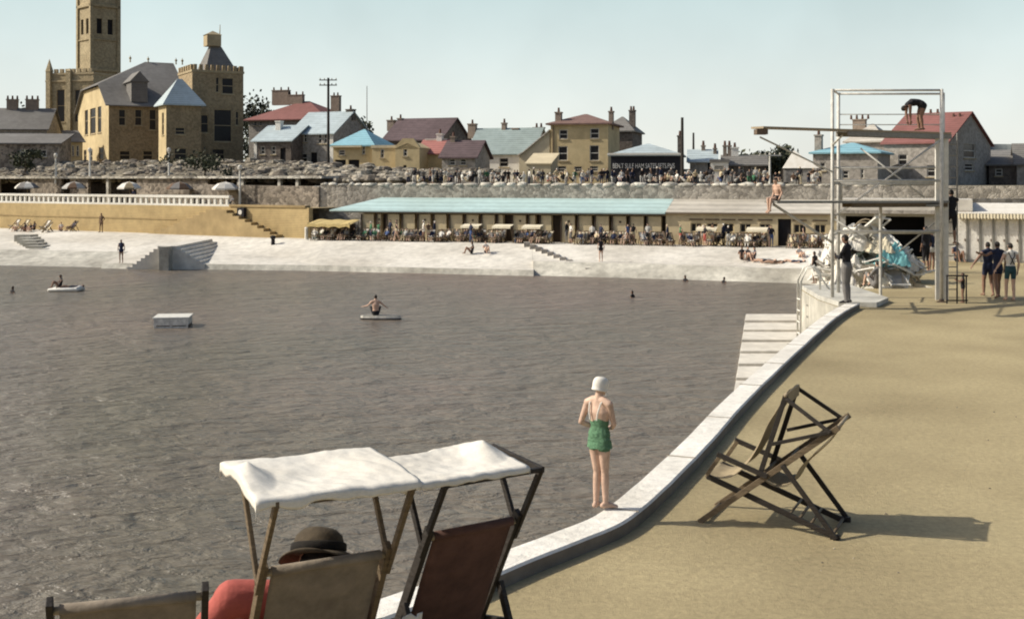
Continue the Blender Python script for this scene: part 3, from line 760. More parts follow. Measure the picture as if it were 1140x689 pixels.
L = b4.X(271); Dt = 7.; b4.body(L, Dt, b4.Z(80), 'stone_brown', ops=[b4.op(240,244,86,103), b4.op(247,260,87,105), b4.op(238,258,122,158), b4.op(262,266,124,140), b4.op(222,232,128,148), b4.op(236,250,166,178)], roof='flat', rmat='stone_trim', glaze='stone_trim')
m = MB(); H = b4.H; n = 9
for i in range(n):
    x = L*(i+.25)/n; m.b2((x,-.12,H+.3),(x+L/n*.55,.25,H+1.0))
for i in range(6):
    y = Dt*(i+.25)/6; m.b2((-.12,y,H+.3),(.25,y+.6,H+1.0)); m.b2((L-.25,y,H+.3),(L+.12,y+.6,H+1.0))
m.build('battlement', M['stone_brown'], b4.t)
x0, x1 = b4.X(224,3), b4.X(259,3); xa = b4.X(240,3); zt = b4.Z(52,xa,3)
m = MB(); m.add([(x0,.8,H+.3),(x1,.8,H+.3),(x1,6,H+.3),(x0,6,H+.3),(xa-.7,2.8,zt),(xa+.7,2.8,zt),(xa+.7,3.8,zt),(xa-.7,3.8,zt)], [(0,1,5,4),(1,2,6,5),(2,3,7,6),(3,0,4,7),(4,5,6,7)])
sp = m.build('spire', M['roof_slate'], b4.t)
m = MB(); m.b2((xa-1.3,2.4,zt),(xa+.6,4.2,zt+1.5)); m.add([(xa-1.4,2.3,zt+1.5),(xa+.7,2.3,zt+1.5),(xa+.7,4.3,zt+1.5),(xa-1.4,4.3,zt+1.5),(xa-.3,3.3,zt+2.1)], [(0,1,4),(1,2,4),(2,3,4),(3,0,4)]); m.tube([(xa+.6,3.3,zt),(xa+.7,3.3,zt+3)], [.12,.04], 6); m.build('lantern', M['stone_trim'], sp)
# --- church
ct = thing('church_tower', 'tall square church tower with lancet belfry windows cut off by the top edge', 'church tower', V((101.5-CX)*205/F, 205, 3.5), R(45))
W = 5.05; m = MB()
zz = lambda v, d=205: CZ-(v-HY)*d/F-3.5
lan = lambda: [(W*.2,W*.4,zz(37),zz(20)), (W*.6,W*.8,zz(37),zz(20))]
lan2 = [(W*.4,W*.6,zz(70),zz(56))]
Ht = zz(-8)
wall_face(m, V(0,0,0), V(1,0,0), W, Ht, lan(), .5, V(0,1,0)); wall_face(m, V(0,0,0), V(0,1,0), W, Ht, lan(), .5, V(1,0,0))
m.face((W,0,0),(W,W,0),(W,W,Ht),(W,0,Ht)); m.face((0,W,0),(W,W,0),(W,W,Ht),(0,W,Ht)); m.face((0,0,Ht),(W,0,Ht),(W,W,Ht),(0,W,Ht))
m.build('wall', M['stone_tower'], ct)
for ax in (0,1):
    for a, b_, c, d in lan():
        q = MB(); f = (lambda x, z: V(x,.3,z)) if ax == 0 else (lambda x, z: V(.3,x,z))
        q.face(f(a,c), f(b_,c), f(b_,d), f(a,d)); q.build('louvre', M['dark_void'], ct)
m = MB()
for (x, y_) in ((0,0),(W,0),(0,W),(W,W)): m.box((x,y_,Ht/2),(.6,.6,Ht-.2))
m.b2((-.25,-.25,zz(79)),(W+.25,W+.25,zz(76))); m.b2((-.2,-.2,zz(44)),(W+.2,W+.2,zz(42.5))); m.b2((-.3,-.3,zz(7)),(W+.3,W+.3,zz(4)))
m.build('buttress', M['stone_tower'], ct)
b = Bld('parish_church', 'pale stone church front with tall lancet windows and a pinnacle below the tower', 53, 185, -16, None, 'church')
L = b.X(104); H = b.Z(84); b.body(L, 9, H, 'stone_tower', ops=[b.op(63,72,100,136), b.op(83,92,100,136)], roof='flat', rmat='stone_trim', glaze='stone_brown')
m = MB()
for k in range(8): m.b2((L*(k+.2)/8,-.12,H+.3),(L*(k+.75)/8,.3,H+.9))
m.b2((-.3,-.2,b.Z(92)),(L+.1,-.01,b.Z(90))); m.build('parapet', M['stone_trim'], b.t)
m = MB()
for u in (55.5,78): x = b.X(u); m.b2((x-.4,-.5,0),(x+.4,-.01,H+.5)); m.add([(x-.45,-.55,H+.5),(x+.45,-.55,H+.5),(x+.45,.35,H+.5),(x-.45,.35,H+.5),(x,-.1,H+(2.6 if u < 60 else 1.0))], [(0,1,4),(1,2,4),(2,3,4),(3,0,4)])
m.build('buttress', M['stone_tower'], b.t)

# --- poles
def pole(name, label, u, v0, v1, d, r, arms=0, mat_='timber_dark', cat='pole', group=None):
    p = at(u, v1, d); h = (v1-v0)*d/F
    t = thing(name, label, cat, p, 0, group)
    MB().tube([(0,0,-.8),(0,0,h)], [r*1.15,r*.8], 8).build('pole', M[mat_], t)
    for i in range(arms):
        MB().bar((-.95,-.14,h-.25-.55*i),(.95,-.14,h-.25-.55*i),.1).build('crossarm', M[mat_], t)
        q = MB()
        for x in (-.85,-.4,.4,.85): q.lathe((x,-.14,h-.2-.55*i), [(.03,0),(.06,.05),(.06,.13),(.03,.17)], 6)
        q.build('insulator', M['worn_paint'], t)
    return t
pole('telegraph_pole', 'tall dark telegraph pole with two crossarms in front of the blue roofed house', 365.5, 87, 195, 126, .16, 2)
pole('flag_pole', 'thin pale mast behind the cyan roofed yellow house', 408.5, 96, 150, 160, .06, 0, 'timber_grey', 'mast')
pole('timber_pole', 'thick dark pole at the right end of the black shed', 759.5, 131, 196, 118, .17)
pole('timber_pole', 'shorter dark pole behind the low shop with pale blue roof', 772, 148, 185, 132, .13)
for u, v0, v1, d, lab in ((62,176,196,122,'short white post on the rocky bank at the far left'),(100,170,193,122,'white post on the rocky bank below the yellow gable'),(188,170,203,118,'tall white lamp post above the third parasol'),(267,190,228,104.5,'white post beside the shelter at the end of the balustrade')):
    t = pole('lamp_post', lab, u, v0, v1, d, .1, 0, 'white_paint', 'lamp post', 'white posts along the promenade bank')
    h = (v1-v0)*d/F
    MB().lathe((0,0,h), [(.09,0),(.2,.12),(.22,.35),(.08,.5)], 8).build('lamp_head', M['worn_paint'], t)
pole('signal_mast', 'white mast with a short crosspiece between the trees and the tent', 857, 170, 199, 100, .09, 1, 'white_paint', 'mast')

# --- trees
def leafcrown(m, c, r, n, size, seed):
    rnd = random.Random(seed)
    cl = [(V(rnd.gauss(0,.42)*r[0], rnd.gauss(0,.42)*r[1], rnd.uniform(-.7,.8)*r[2]), rnd.uniform(.25,.5)) for _ in range(9)]
    for i in range(n):
        b_, k = rnd.choice(cl)
        p = c+b_+V(rnd.gauss(0,1)*k*r[0]*.6, rnd.gauss(0,1)*k*r[1]*.6, rnd.gauss(0,1)*k*r[2]*.6)
        a = V(rnd.uniform(-1,1), rnd.uniform(-1,1), rnd.uniform(-1,1)).normalized(); q = a.orthogonal().normalized(); s = size*rnd.uniform(.6,1.4)
        m.face(p-a*s, p+q*s*.6, p+a*s, p-q*s*.6, mi=rnd.choice((0,0,1)))
def tree(u, vtop, d, w, label, seed, name='dark_tree'):
    x = (u-CX)*d/F; z0 = landz(x,d)-.2; H = CZ-(vtop-HY)*d/F-z0
    t = thing(name, label, 'tree', (x,d,z0), 0, 'dark trees on the skyline')
    q = MB(); q.tube([(0,0,-.3),(.1,0,H*.35),(0,.1,H*.7)], [.32,.24,.08], 8)
    rnd = random.Random(seed)
    for k in range(5): a = k*1.3; q.tube([(0,0,H*.3+k*.25),(math.cos(a)*w*.35,math.sin(a)*w*.35,H*.55+k*.3)], [.12,.04], 6)
    q.build('trunk', M['bark'], t)
    m = MB(); leafcrown(m, V(0,0,H*.58), (w*.55,w*.5,H*.42), 1500, .34, seed); m.build('crown', [M['leaf_dark'],M['leaf_mid']], t)
for a in ((842,171,165,5,'rounded dark tree left of the pointed tent',1),(858,167,172,6,'broadest dark tree left of the tent',2),(874,166,168,5,'dark tree directly behind the peak of the tent',3),(829,176,175,4,'smallest dark tree behind the dark shed',4),(282,113,225,7,'dark tree behind the left end of the red roof',5),(398,134,185,4,'bushy tree right of the blue roofed house',6),(22,120,190,7,'dark tree behind the left edge houses',7),(1118,178,190,5,'dark tree beyond the low extension at right',9)): tree(*a)
# --- round bushes among the rocks
def bush(u, v, d, r, label, seed):
    t = thing('round_bush', label, 'bush', at(u,v,d), 0, 'dark bushes on the rocky bank')
    MB().tube([(0,0,-.4),(.05,0,r*.6)], [.1,.05], 6).build('stem', M['bark'], t)
    m = MB(); leafcrown(m, V(0,0,r*.55), (r,r*.8,r*.6), 700, .16, seed); m.build('crown', [M['leaf_dark'],M['leaf_mid']], t)
for a in ((28,188,121,1.7,'dark bush on the rocks behind the leftmost parasol',1),(228,197,112,2.3,'largest dark bush on the rocks above the shelter',2)): bush(*a)
# ================================================================== PEOPLE
def loft(m, pts, rad, side):
    """closed elliptical loft with rounded ends; rad = [(across, deep)]"""
    pts = [Vector(p) for p in pts]; n = 14; side = Vector(side)
    P = []; Q = []
    t0 = (pts[0]-pts[1]).normalized(); t1 = (pts[-1]-pts[-2]).normalized()
    r0 = min(rad[0]); r1 = min(rad[-1])
    for k, c in ((.97,.25),(.75,.66),(.4,.92)): P.append(pts[0]+t0*r0*k); Q.append((rad[0][0]*c, rad[0][1]*c))
    P += pts; Q += list(rad)
    for k, c in ((.4,.92),(.75,.66),(.97,.25)): P.append(pts[-1]+t1*r1*k); Q.append((rad[-1][0]*c, rad[-1][1]*c))
    vs = []; fs = []
    for i, p in enumerate(P):
        t = (P[min(i+1,len(P)-1)]-P[max(i-1,0)]).normalized()
        a = side - t*side.dot(t)
        if a.length < .15: a = t.orthogonal()
        a.normalize(); b = t.cross(a)
        vs += [p+a*Q[i][0]*math.cos(2*math.pi*k/n)+b*Q[i][1]*math.sin(2*math.pi*k/n) for k in range(n)]
    for i in range(len(P)-1):
        for k in range(n): fs.append((i*n+k, i*n+(k+1)%n, (i+1)*n+(k+1)%n, (i+1)*n+k))
    fs += [tuple(range(n))[::-1], tuple((len(P)-1)*n+k for k in range(n))]
    m.add(vs, fs)
def hand(m, w, d, nrm, thumb, curl=.5, sc=1.):
    d = d.normalized(); nrm = (nrm-d*nrm.dot(d)).normalized(); sd = d.cross(nrm)*thumb
    pe = w+d*.085*sc
    loft(m, [w, w+d*.045*sc, pe], [(.026*sc,.019*sc),(.038*sc,.017*sc),(.039*sc,.013*sc)], sd)
    for i, (o, l) in enumerate(((.029,.066),(.010,.076),(-.010,.071),(-.029,.055))):
        b = pe+sd*o*sc - d*.008*sc; l *= sc
        a1 = (d*math.cos(curl*.5)+nrm*math.sin(curl*.5)+sd*o*3).normalized(); a2 = (d*math.cos(curl*1.3)+nrm*math.sin(curl*1.3)+sd*o*2).normalized()
        m.tube([b, b+a1*l*.5, b+a1*l*.5+a2*l*.5], [.0105*sc,.0095*sc,.0075*sc], 8)
    b = w+d*.025*sc+sd*.028*sc; t1_ = (d*.65+sd*.75+nrm*.3).normalized(); t2_ = (d*.95+sd*.25+nrm*.4).normalized()
    m.tube([b-sd*.01*sc, b+t1_*.04*sc, b+t1_*.04*sc+t2_*.032*sc], [.014*sc,.0115*sc,.009*sc], 8)

STAND = dict(pel=(0,0,.93), waist=(0,.005,1.07), chest=(0,0,1.27), neck=(0,-.015,1.44), head=(0,.015,1.59),
    shl=(-.17,-.01,1.385), ell=(-.235,-.03,1.11), wrl=(-.235,.04,.87), shr=(.17,-.01,1.385), elr=(.235,-.03,1.11), wrr=(.235,.04,.87),
    hil=(-.085,0,.90), knl=(-.095,.02,.49), anl=(-.095,-.02,.075), tol=(-.11,.14,.03), hir=(.085,0,.90), knr=(.095,.02,.49), anr=(.095,-.02,.075), tor=(.11,.14,.03))
def pose(**k): d = dict(STAND); d.update(k); return {a: Vector(b) for a, b in d.items()}
POSE = {
 'stand': pose(),
 'stand_b': pose(ell=(-.30,-.05,1.15), wrl=(-.17,.10,1.0), knr=(.11,.06,.50), anr=(.13,.06,.075), tor=(.18,.20,.03)),
 'walk': pose(knl=(-.09,.14,.52), anl=(-.09,.16,.09), tol=(-.10,.31,.06), knr=(.09,-.06,.49), anr=(.09,-.28,.13), tor=(.10,-.16,.03), wrl=(-.25,-.16,.9), ell=(-.235,-.1,1.12), wrr=(.25,.2,.93), elr=(.235,.04,1.12)),
 'chair': pose(pel=(0,0,.36), waist=(0,-.13,.45), chest=(0,-.27,.62), neck=(0,-.37,.77), head=(0,-.37,.92), shl=(-.17,-.34,.72), shr=(.17,-.34,.72), ell=(-.25,-.16,.55), elr=(.25,-.16,.55), wrl=(-.2,.08,.53), wrr=(.2,.08,.53),
        hil=(-.085,.02,.35), hir=(.085,.02,.35), knl=(-.10,.43,.47), knr=(.10,.43,.47), anl=(-.10,.56,.09), anr=(.10,.60,.09), tol=(-.11,.71,.05), tor=(.11,.75,.05)),
 'ground': pose(pel=(0,0,.11), waist=(0,-.05,.24), chest=(0,-.09,.44), neck=(0,-.09,.61), head=(0,-.05,.76), shl=(-.17,-.1,.555), shr=(.17,-.1,.555), ell=(-.25,.05,.36), elr=(.25,.05,.36), wrl=(-.12,.26,.44), wrr=(.12,.26,.44),
        hil=(-.085,.03,.11), hir=(.085,.03,.11), knl=(-.11,.36,.46), knr=(.11,.36,.46), anl=(-.10,.50,.08), anr=(.10,.50,.08), tol=(-.11,.65,.04), tor=(.11,.65,.04)),
 'lie': pose(pel=(0,0,.12), waist=(0,-.14,.11), chest=(0,-.34,.13), neck=(0,-.50,.15), head=(0,-.66,.17), shl=(-.17,-.45,.12), shr=(.17,-.45,.12), ell=(-.28,-.22,.07), elr=(.28,-.22,.07), wrl=(-.26,.02,.06), wrr=(.26,.02,.06),
        hil=(-.085,.05,.11), hir=(.085,.05,.11), knl=(-.1,.45,.22), knr=(.1,.45,.12), anl=(-.1,.85,.06), anr=(.1,.87,.06), tol=(-.12,.93,.17), tor=(.12,.95,.17)),
 'lean': pose(pel=(0,-.12,.90), waist=(0,-.06,1.03), chest=(0,.06,1.2), neck=(0,.15,1.35), head=(0,.22,1.48), shl=(-.17,.1,1.3), shr=(.17,.1,1.3), ell=(-.25,.2,1.08), elr=(.25,.2,1.08), wrl=(-.1,.38,1.05), wrr=(.1,.38,1.05),
        hil=(-.085,-.12,.88), hir=(.085,-.12,.88)),
}
def figure(name, J, slots, tags=None, voxel=.03, hero=False, face=(0,1,0), build=1., handspec=None, shoes=False, thick=1.):
    """one continuous skinned body; slots = materials [skin, top, bottom, hair, shoes]; tags maps body region -> slot"""
    T = dict(torso=1, pelvis=2, thigh=2, calf=0, uparm=0, forearm=0, hand=0, foot=0, head=0, neck=0); T.update(tags or {})
    m = MB(); X = (J['shr']-J['shl']).normalized(); f = Vector(face).normalized(); b = build
    hx = (J['hir']-J['hil']).normalized()
    # torso
    loft(m, [J['pel']-(J['waist']-J['pel']).normalized()*.03, J['pel'].lerp(J['waist'],.35), J['waist'], J['waist'].lerp(J['chest'],.55), J['chest'], J['chest'].lerp(J['neck'],.55)],
         [(.150*b,.105*b),(.158*b,.112*b),(.122*b,.092*b),(.142*b,.102*b),(.160*b,.105*b),(.125*b,.075*b)], X)
    loft(m, [J['shl'], J['shl'].lerp(J['neck'],.5)+V(0,0,.0), J['neck']+ (J['chest']-J['neck'])*.16, J['shr'].lerp(J['neck'],.5), J['shr']], [(.055*b,.055*b),(.062*b,.056*b),(.068*b,.06*b),(.062*b,.056*b),(.055*b,.055*b)], (0,0,1) if abs(X.z) < .7 else (0,1,0))
    up = (J['head']-J['neck']).normalized()
    loft(m, [J['neck']-up*.05, J['neck'].lerp(J['head'],.6)], [(.058,.056),(.050,.052)], X)
    f2 = (f-up*f.dot(up)).normalized(); s2 = f2.cross(up)
    rot = Matrix((s2, f2, up)).transposed()
    hc = J['head']
    m.ell(hc+up*.015, (.073,.092,.098), 16, rot=rot); m.ell(hc+f2*.022-up*.055, (.050,.060,.062), 14, rot=rot)
    if hero:
        m.ell(hc+f2*.094-up*.012, (.011,.016,.022), 8, rot=rot); m.ell(hc+f2*.088+up*.004, (.009,.010,.026), 8, rot=rot)   # nose
        for s in (-1,1): m.ell(hc+s2*s*.072-up*.008-f2*.008, (.010,.020,.030), 8, rot=rot)                                  # ears
        m.ell(hc+f2*.079-up*.056, (.024,.008,.006), 8, rot=rot); m.ell(hc+f2*.078-up*.066, (.020,.008,.006), 8, rot=rot)    # lips
        m.ell(hc+f2*.074-up*.090, (.018,.014,.014), 8, rot=rot)
    segs = [('torso', J['waist'].lerp(J['pel'],.3), J['chest'], .13), ('torso', J['chest'], J['neck'].lerp(J['chest'],.3), .13), ('pelvis', J['pel'], J['pel'].lerp(J['waist'],.35), .14),
            ('neck', J['neck'], J['neck'].lerp(J['head'],.6), .05), ('head', hc, hc+up*.02, .085), ('torso', J['shl'], J['shr'], .05)]
    for k in 'lr':
        sh, el, wr, hi, kn, an, to = (J[x+k] for x in ('sh','el','wr','hi','kn','an','to'))
        loft(m, [sh, sh.lerp(el,.45), el], [(.050*b,.050*b),(.044*b,.046*b),(.034*b,.036*b)], X); loft(m, [el, el.lerp(wr,.3), wr], [(.035*b,.035*b),(.037*b,.036*b),(.024,.022)], X)
        th = thick
        loft(m, [hi, hi.lerp(kn,.4), kn], [(.085*b*th,.090*b*th),(.073*b*th,.078*b*th),(.050*b*th,.052*b*th)], hx); loft(m, [kn, kn.lerp(an,.32), an], [(.050*b*th,.051*b*th),(.051*b*th,.055*b*th),(.033*th,.036*th)], hx)
        hd = (wr-el).normalized()
        sp = (handspec or {}).get(k)
        if sp: hd = Vector(sp[0]).normalized()
        if hero: hand(m, wr, hd, Vector(sp[1]) if sp else -X*(1 if k == 'r' else -1), (sp[2] if sp else 1), sp[3] if sp and len(sp) > 3 else .5)
        else: loft(m, [wr, wr+hd*.08, wr+hd*.15], [(.026,.020),(.038,.018),(.022,.012)], f)
        fd = (to-an); heel = an-V(fd.x,fd.y,fd.z*.3)*.28; heel.z = heel.z-.02 if fd.z < -.01 else heel.z
        loft(m, [heel, an.lerp(to,.35), to], [(.034,.036),(.040,.038),(.042,.020)], fd.cross(V(0,0,1)) if abs(fd.normalized().z) < .8 else hx)
        segs += [('uparm', sh.lerp(el,.12), el, .045), ('forearm', el, wr, .035), ('hand', wr, wr+hd*.15, .03), ('thigh', hi, kn, .075), ('calf', kn, an, .05), ('foot', heel, to, .04)]
    me0 = m.mesh(name+'_src', slots); tmp = bpy.data.objects.new('tmp', me0); C.objects.link(tmp)
    r = tmp.modifiers.new('r', 'REMESH'); r.mode = 'VOXEL'; r.voxel_size = voxel; r.use_smooth_shade = True
    sm = tmp.modifiers.new('s', 'SMOOTH'); sm.iterations = 3 if hero else 2; sm.factor = .5
    dg = bpy.context.evaluated_depsgraph_get(); me = bpy.data.meshes.new_from_object(tmp.evaluated_get(dg))
    bpy.data.objects.remove(tmp); bpy.data.meshes.remove(me0); me.name = name
    me.materials.clear()
    for s in slots: me.materials.append(s)
    def dist(p, a, c):
        ab = c-a; t = max(0, min(1, (p-a).dot(ab)/max(ab.dot(ab),1e-9))); return (p-(a+ab*t)).length, t
    for p in me.polygons:
        p.use_smooth = True; best = (9, None, 0)
        for tg, a, c, rr in segs:
            q, t = dist(p.center, a, c)
            if q-rr < best[0]: best = (q-rr, tg, t)
        tg, t = best[1], best[2]; mi = T[tg]
        if callable(mi): mi = mi(t, p.center)
        if tg == 'head':
            q = p.center-hc
            if q.dot(up) > .052 or (q.dot(f2) < -.005 and q.dot(up) > -.055): mi = 3
        me_i = mi if mi < len(slots) else 0
        p.material_index = me_i
    return me, dict(hc=hc, up=up, f=f2, s=s2, rot=rot)
PROTO = {}
swim = dict(thigh=lambda t, c: 2 if t < .22 else 0)
dress = dict(thigh=2, calf=0, uparm=1, forearm=0, foot=4)
suit = dict(thigh=2, calf=2, uparm=1, forearm=1, foot=4)
for k, J in POSE.items():
    for sn, tg in (('swim', swim), ('dress', dress), ('suit', suit)):
        if (k, sn) in (('lie','suit'),('lie','dress'),('ground','suit')): continue
        me, _ = figure('person', J, [M['skin'],M['cloth_white'],M['cloth_grey'],M['hair_dark'],M['suit_black']], tg, .032)
        PROTO[(k, sn)] = me
FIRST = {}
def person(kind, style, loc, rz, sc, mats, label, group=None):
    key = (kind, style)
    if key not in FIRST:
        o = obj('person', PROTO[key]); FIRST[key] = o
    else:
        o = FIRST[key].copy(); C.objects.link(o)
        for kk in ('group',):
            if kk in o: del o[kk]
    o.location = loc; o.rotation_euler = (0,0,rz); o.scale = (sc,)*3
    for s, mt in zip(o.material_slots, mats): s.link = 'OBJECT'; s.material = M[mt]
    return tag(o, label, 'person', group)

# ---- small deck chairs of the far crowd
def small_chair():
    t = thing('deck_chair', '', 'deck chair')
    for s in (-1,1):
        m = MB(); x = s*.29
        m.bar((x,-.52,.95),(x,.42,0),.05,.06); m.bar((x*.9,.52,.42),(x*.9,-.35,0),.05,.06); m.bar((x*1.05,-.2,.64),(x*1.05,-.55,.02),.04,.05)
        m.build('side_frame', M['timber'], t)
    MB().bar((-.3,-.52,.95),(.3,-.52,.95),.05).build('crossbar', M['timber'], t); MB().bar((-.27,.52,.42),(.27,.52,.42),.05).build('crossbar', M['timber'], t)
    m = MB(); A = [V(-.24,y,z) for y, z in ((-.52,.96),(-.36,.66),(-.18,.40),(.02,.28),(.25,.30),(.52,.43))]
    B_ = [V(.24,p.y,p.z) for p in A]; m.strip(A, B_); m.strip([p-V(0,.008,.012) for p in A], [p-V(0,.008,.012) for p in B_]); m.build('sling', M['canvas_white'], t, smooth=False)
    return t
SC = {}
SLING = {}
def deck_chair(loc, rz, cm, label, group='deck chairs along the far terrace'):
    if 'p' not in SC: o = SC['p'] = small_chair()
    else: o = copy_tree(SC['p'])
    o.location = loc; o.rotation_euler = (0,0,rz)
    for ch in o.children:
        if ch.name.startswith('sling'): ch.material_slots[0].link = 'OBJECT'; ch.material_slots[0].material = M[cm]
    return tag(o, label, 'deck chair', group)

def posline(u, off):   # point in front (off>0 towards the camera) of the far wall line at image column u
    k = (u-CX)/F; lo, hi = -130., 70.
    for _ in range(60):
        mid = (lo+hi)/2
        if mid/(wl(mid)-off) < k: lo = mid
        else: hi = mid
    return V(lo, wl(lo)-off, 0)

# ================================================================== CABIN ROW
cab = thing('cabin_row', 'long row of buff bathing cabins under a pale blue green sloping roof', 'bathing cabins')
tr = V(1,-.30,0).normalized(); nr = V(-.30,-1,0).normalized()     # along, outwards
def cl(x, z=0, out=0): return V(x, wl(x), z)+nr*out
def upc(u, out=0.): 
    k = (u-CX)/F; lo, hi = -30., 70.
    for _ in range(50):
        mid = (lo+hi)/2; p = cl(mid,0,out)
        if p.x/p.y < k: lo = mid
        else: hi = mid
    return lo
xa, xb = upc(402), upc(741); H1 = .62
rzc = math.atan2(tr.y, tr.x)
def slab(m, x0, x1, z0, z1, o0, o1, mi=0): m.prism([cl(x0,z0,o0), cl(x1,z0,o0), cl(x1,z1,o0), cl(x0,z1,o0)], nr*(o1-o0), mi)
m = MB(); slab(m, xa, xb, ZF-.3, H1, -.9, -.6); m.build('back_wall', M['cabin_dark'], cab)  # dark brown paints in the shade of the recesses
m = MB(); slab(m, xa-.2, xb, H1-.16, H1-.02, -.55, .0); m.build('lintel', M['cabin'], cab)
dark = [(424,430),(561,570),(597,601),(615,624)]
us = 403.; 
k = 0
while us < 727:
    w = 13.4 + (us-400)*.008; nxt = us+w+3.6
    for a, b_ in dark:
        if us < a < us+w+2: w = max(4,a-us-1); nxt = b_+1
        elif a <= us < b_: us = b_+1; nxt = us+w+3.6
    x0, x1 = upc(us), upc(us+w)
    if True:
        m = MB(); xm = (x0+x1)/2; hw = (x1-x0)/2*.97
        m.box((0,.275,(ZF-.2+H1-.23)/2), (2*hw,.55,H1-.03-ZF))
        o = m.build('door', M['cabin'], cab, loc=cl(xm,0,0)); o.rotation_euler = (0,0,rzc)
        q = MB(); q.box((-hw-.05,-.05,(ZF+H1-.23)/2-.05), (.10,.10,H1-.24-ZF+.1)); q.build('post', M['cabin_dark'], o)  # dark strip added in the gap to deepen the recess shade
        if k % 3 == 1: q = MB(); q.box((hw*.1,-.012,-.05),(.16,.02,.16)); q.build('number_plate', M['cabin_dark'], o)
    us = nxt; k += 1
zr0, zr1 = H1+.02, 1.55
m = MB()
m.prism([cl(xa-2.6,zr0-.06,.28), cl(xb,zr0-.06,.28), cl(xb,zr1,-3.9), cl(xa+.1,zr1,-3.9)], V(0,0,.12)); m.build('roof', M['roof_blue'], cab)
m = MB(); slab(m, xa-2.6, xb, zr0-.14, zr0-.05, .24, .30); m.build('fascia', M['timber_dark'], cab)
# right hand block with windows
blk = thing('changing_block', 'buff changing block with small windows and a grey roof right of the cabins', 'changing block')
xc = upc(1010); o0 = cl(xb+.02, ZF-.2, 0); Lb = (cl(xc)-cl(xb+.02)).length
ops = []
for u in (775,793,811,830,852,890,913): x = (cl(upc(u))-o0); ops.append((math.hypot(x.x,x.y)-.42, math.hypot(x.x,x.y)+.42, 1.15, 1.85))
dr = (cl(upc(866))-o0); dx = math.hypot(dr.x,dr.y); dr2 = (dx, dx+.95, .2, 2.2)
blk.location = o0; blk.rotation_euler = (0,0,rzc)
m = MB(); wall_face(m, V(0,0,0), V(1,0,0), Lb, 2.55, ops+[dr2], .2, V(0,1,0)); m.face((0,0,0),(0,4,0),(0,4,2.55),(0,0,2.55)); m.face((Lb,0,0),(Lb,4,0),(Lb,4,2.55),(Lb,0,2.55)); m.build('wall', M['cabin'], blk)
q = MB(); q.face((dr2[0],.19,.2),(dr2[1],.19,.2),(dr2[1],.19,2.2),(dr2[0],.19,2.2)); q.build('door', M['dark_void'], blk)
for a, b_, c, d in ops:
    fr = MB(); fr.bar((a,.1,c+.04),(b_,.1,c+.04),.08); fr.bar((a,.1,d-.04),(b_,.1,d-.04),.08); fr.bar((a+.04,.1,c+.08),(a+.04,.1,d-.08),.08); fr.bar((b_-.04,.1,c+.08),(b_-.04,.1,d-.08),.08); fr.bar(((a+b_)/2,.1,c+.08),((a+b_)/2,.1,d-.08),.06)
    w = fr.build('window', M['cabin'], blk); q = MB(); q.face((a,.15,c),(b_,.15,c),(b_,.15,d),(a,.15,d)); q.build('pane', M['glass_dark'], w)
    q = MB(); q.b2((a-.1,-.10,d+.22),(b_+.1,-.004,d+.30)); q.build('lintel', M['cabin_dark'], w)
m = MB(); m.prism([V(0,-.14,2.55), V(Lb+.3,-.14,2.55), V(Lb+.3,4.0,3.45), V(0,4.0,3.45)], V(0,0,.12)); m.build('roof', M['roof_grey'], blk)
m = MB(); m.b2((0,-.19,2.48),(Lb+.3,-.14,2.60)); m.build('fascia', M['timber'], blk)

# ================================================================== CROWDS
rnd = random.Random(5)
CLOTH = [('white','cloth_white'),('cream','cloth_cream'),('dark','suit_black'),('navy','suit_navy'),('grey','cloth_grey'),('pale grey','cloth_palegrey'),('brown','cloth_brown'),('blue','cloth_blue'),('green','cloth_green'),('red','cloth_red')]
WGT = [16,12,22,16,12,8,6,3,3,1]
def pick(): return rnd.choices(CLOTH, WGT)[0]
SK = ['skin','skin_pale','skin_tan','skin']
HR = ['hair_dark','hair_dark','hair_brown','cloth_white','hair_brown','cloth_cream']
# seated and standing along the cabins
spots = []
for a, b_, n in ((347,394,8),(400,424,5),(428,500,17),(506,560,11),(574,611,9),(629,684,12),(690,708,5),(716,748,8),(756,800,11),(803,862,13),(880,924,10)):
    for i in range(n): spots.append(a+(b_-a)*(i+.5)/n+rnd.uniform(-1.2,1.2))
NC = {}; NP = {}
def nth(dic, key): dic[key] = dic.get(key, 0)+1; return ordn(dic[key]-1)
for u in spots:
    off = rnd.uniform(.9,2.5); p = posline(u, off); p.z = ZF+.005
    cn, cm = pick() if not 400 < u < 424 else ('green','cloth_green')
    seated = rnd.random() < .80
    rz = R(180)-R(17)+rnd.uniform(-.5,.5)
    where = 'under the yellow awning' if u < 398 else 'before left half of cabins' if u < 573 else 'before right half of cabins' if u < 712 else 'by the dark doorway ending the cabins' if u < 750 else 'before the windowed block'
    if seated:
        cc = rnd.choice(['canvas_white','canvas_cream','canvas_cream','canvas_taupe','canvas_white','canvas_olive'])
        col = {'canvas_white':'white','canvas_cream':'cream','canvas_taupe':'dark','canvas_olive':'olive'}[cc]
        deck_chair(p, rz, cc, f'{col} deck chair {where}, {nth(NC,where+col)} {col} one from left')
        person('chair', rnd.choice(['dress','suit','swim','dress']), p, rz, rnd.uniform(.92,1.02), [rnd.choice(SK),cm,pick()[1],rnd.choice(HR),'suit_black'],
               f'seated person in {cn} {where}, {nth(NP,where+cn+"s")} such from left', 'people along the bathing cabins')
    else:
        person(rnd.choice(['stand','stand_b','walk']), rnd.choice(['dress','suit','swim']), p, rnd.uniform(0,6.28), rnd.uniform(.9,1.02), [rnd.choice(SK),cm,pick()[1],rnd.choice(HR),'suit_black'],
               f'standing person in {cn} {where}, {nth(NP,where+cn+"t")} such from left', 'people along the bathing cabins')
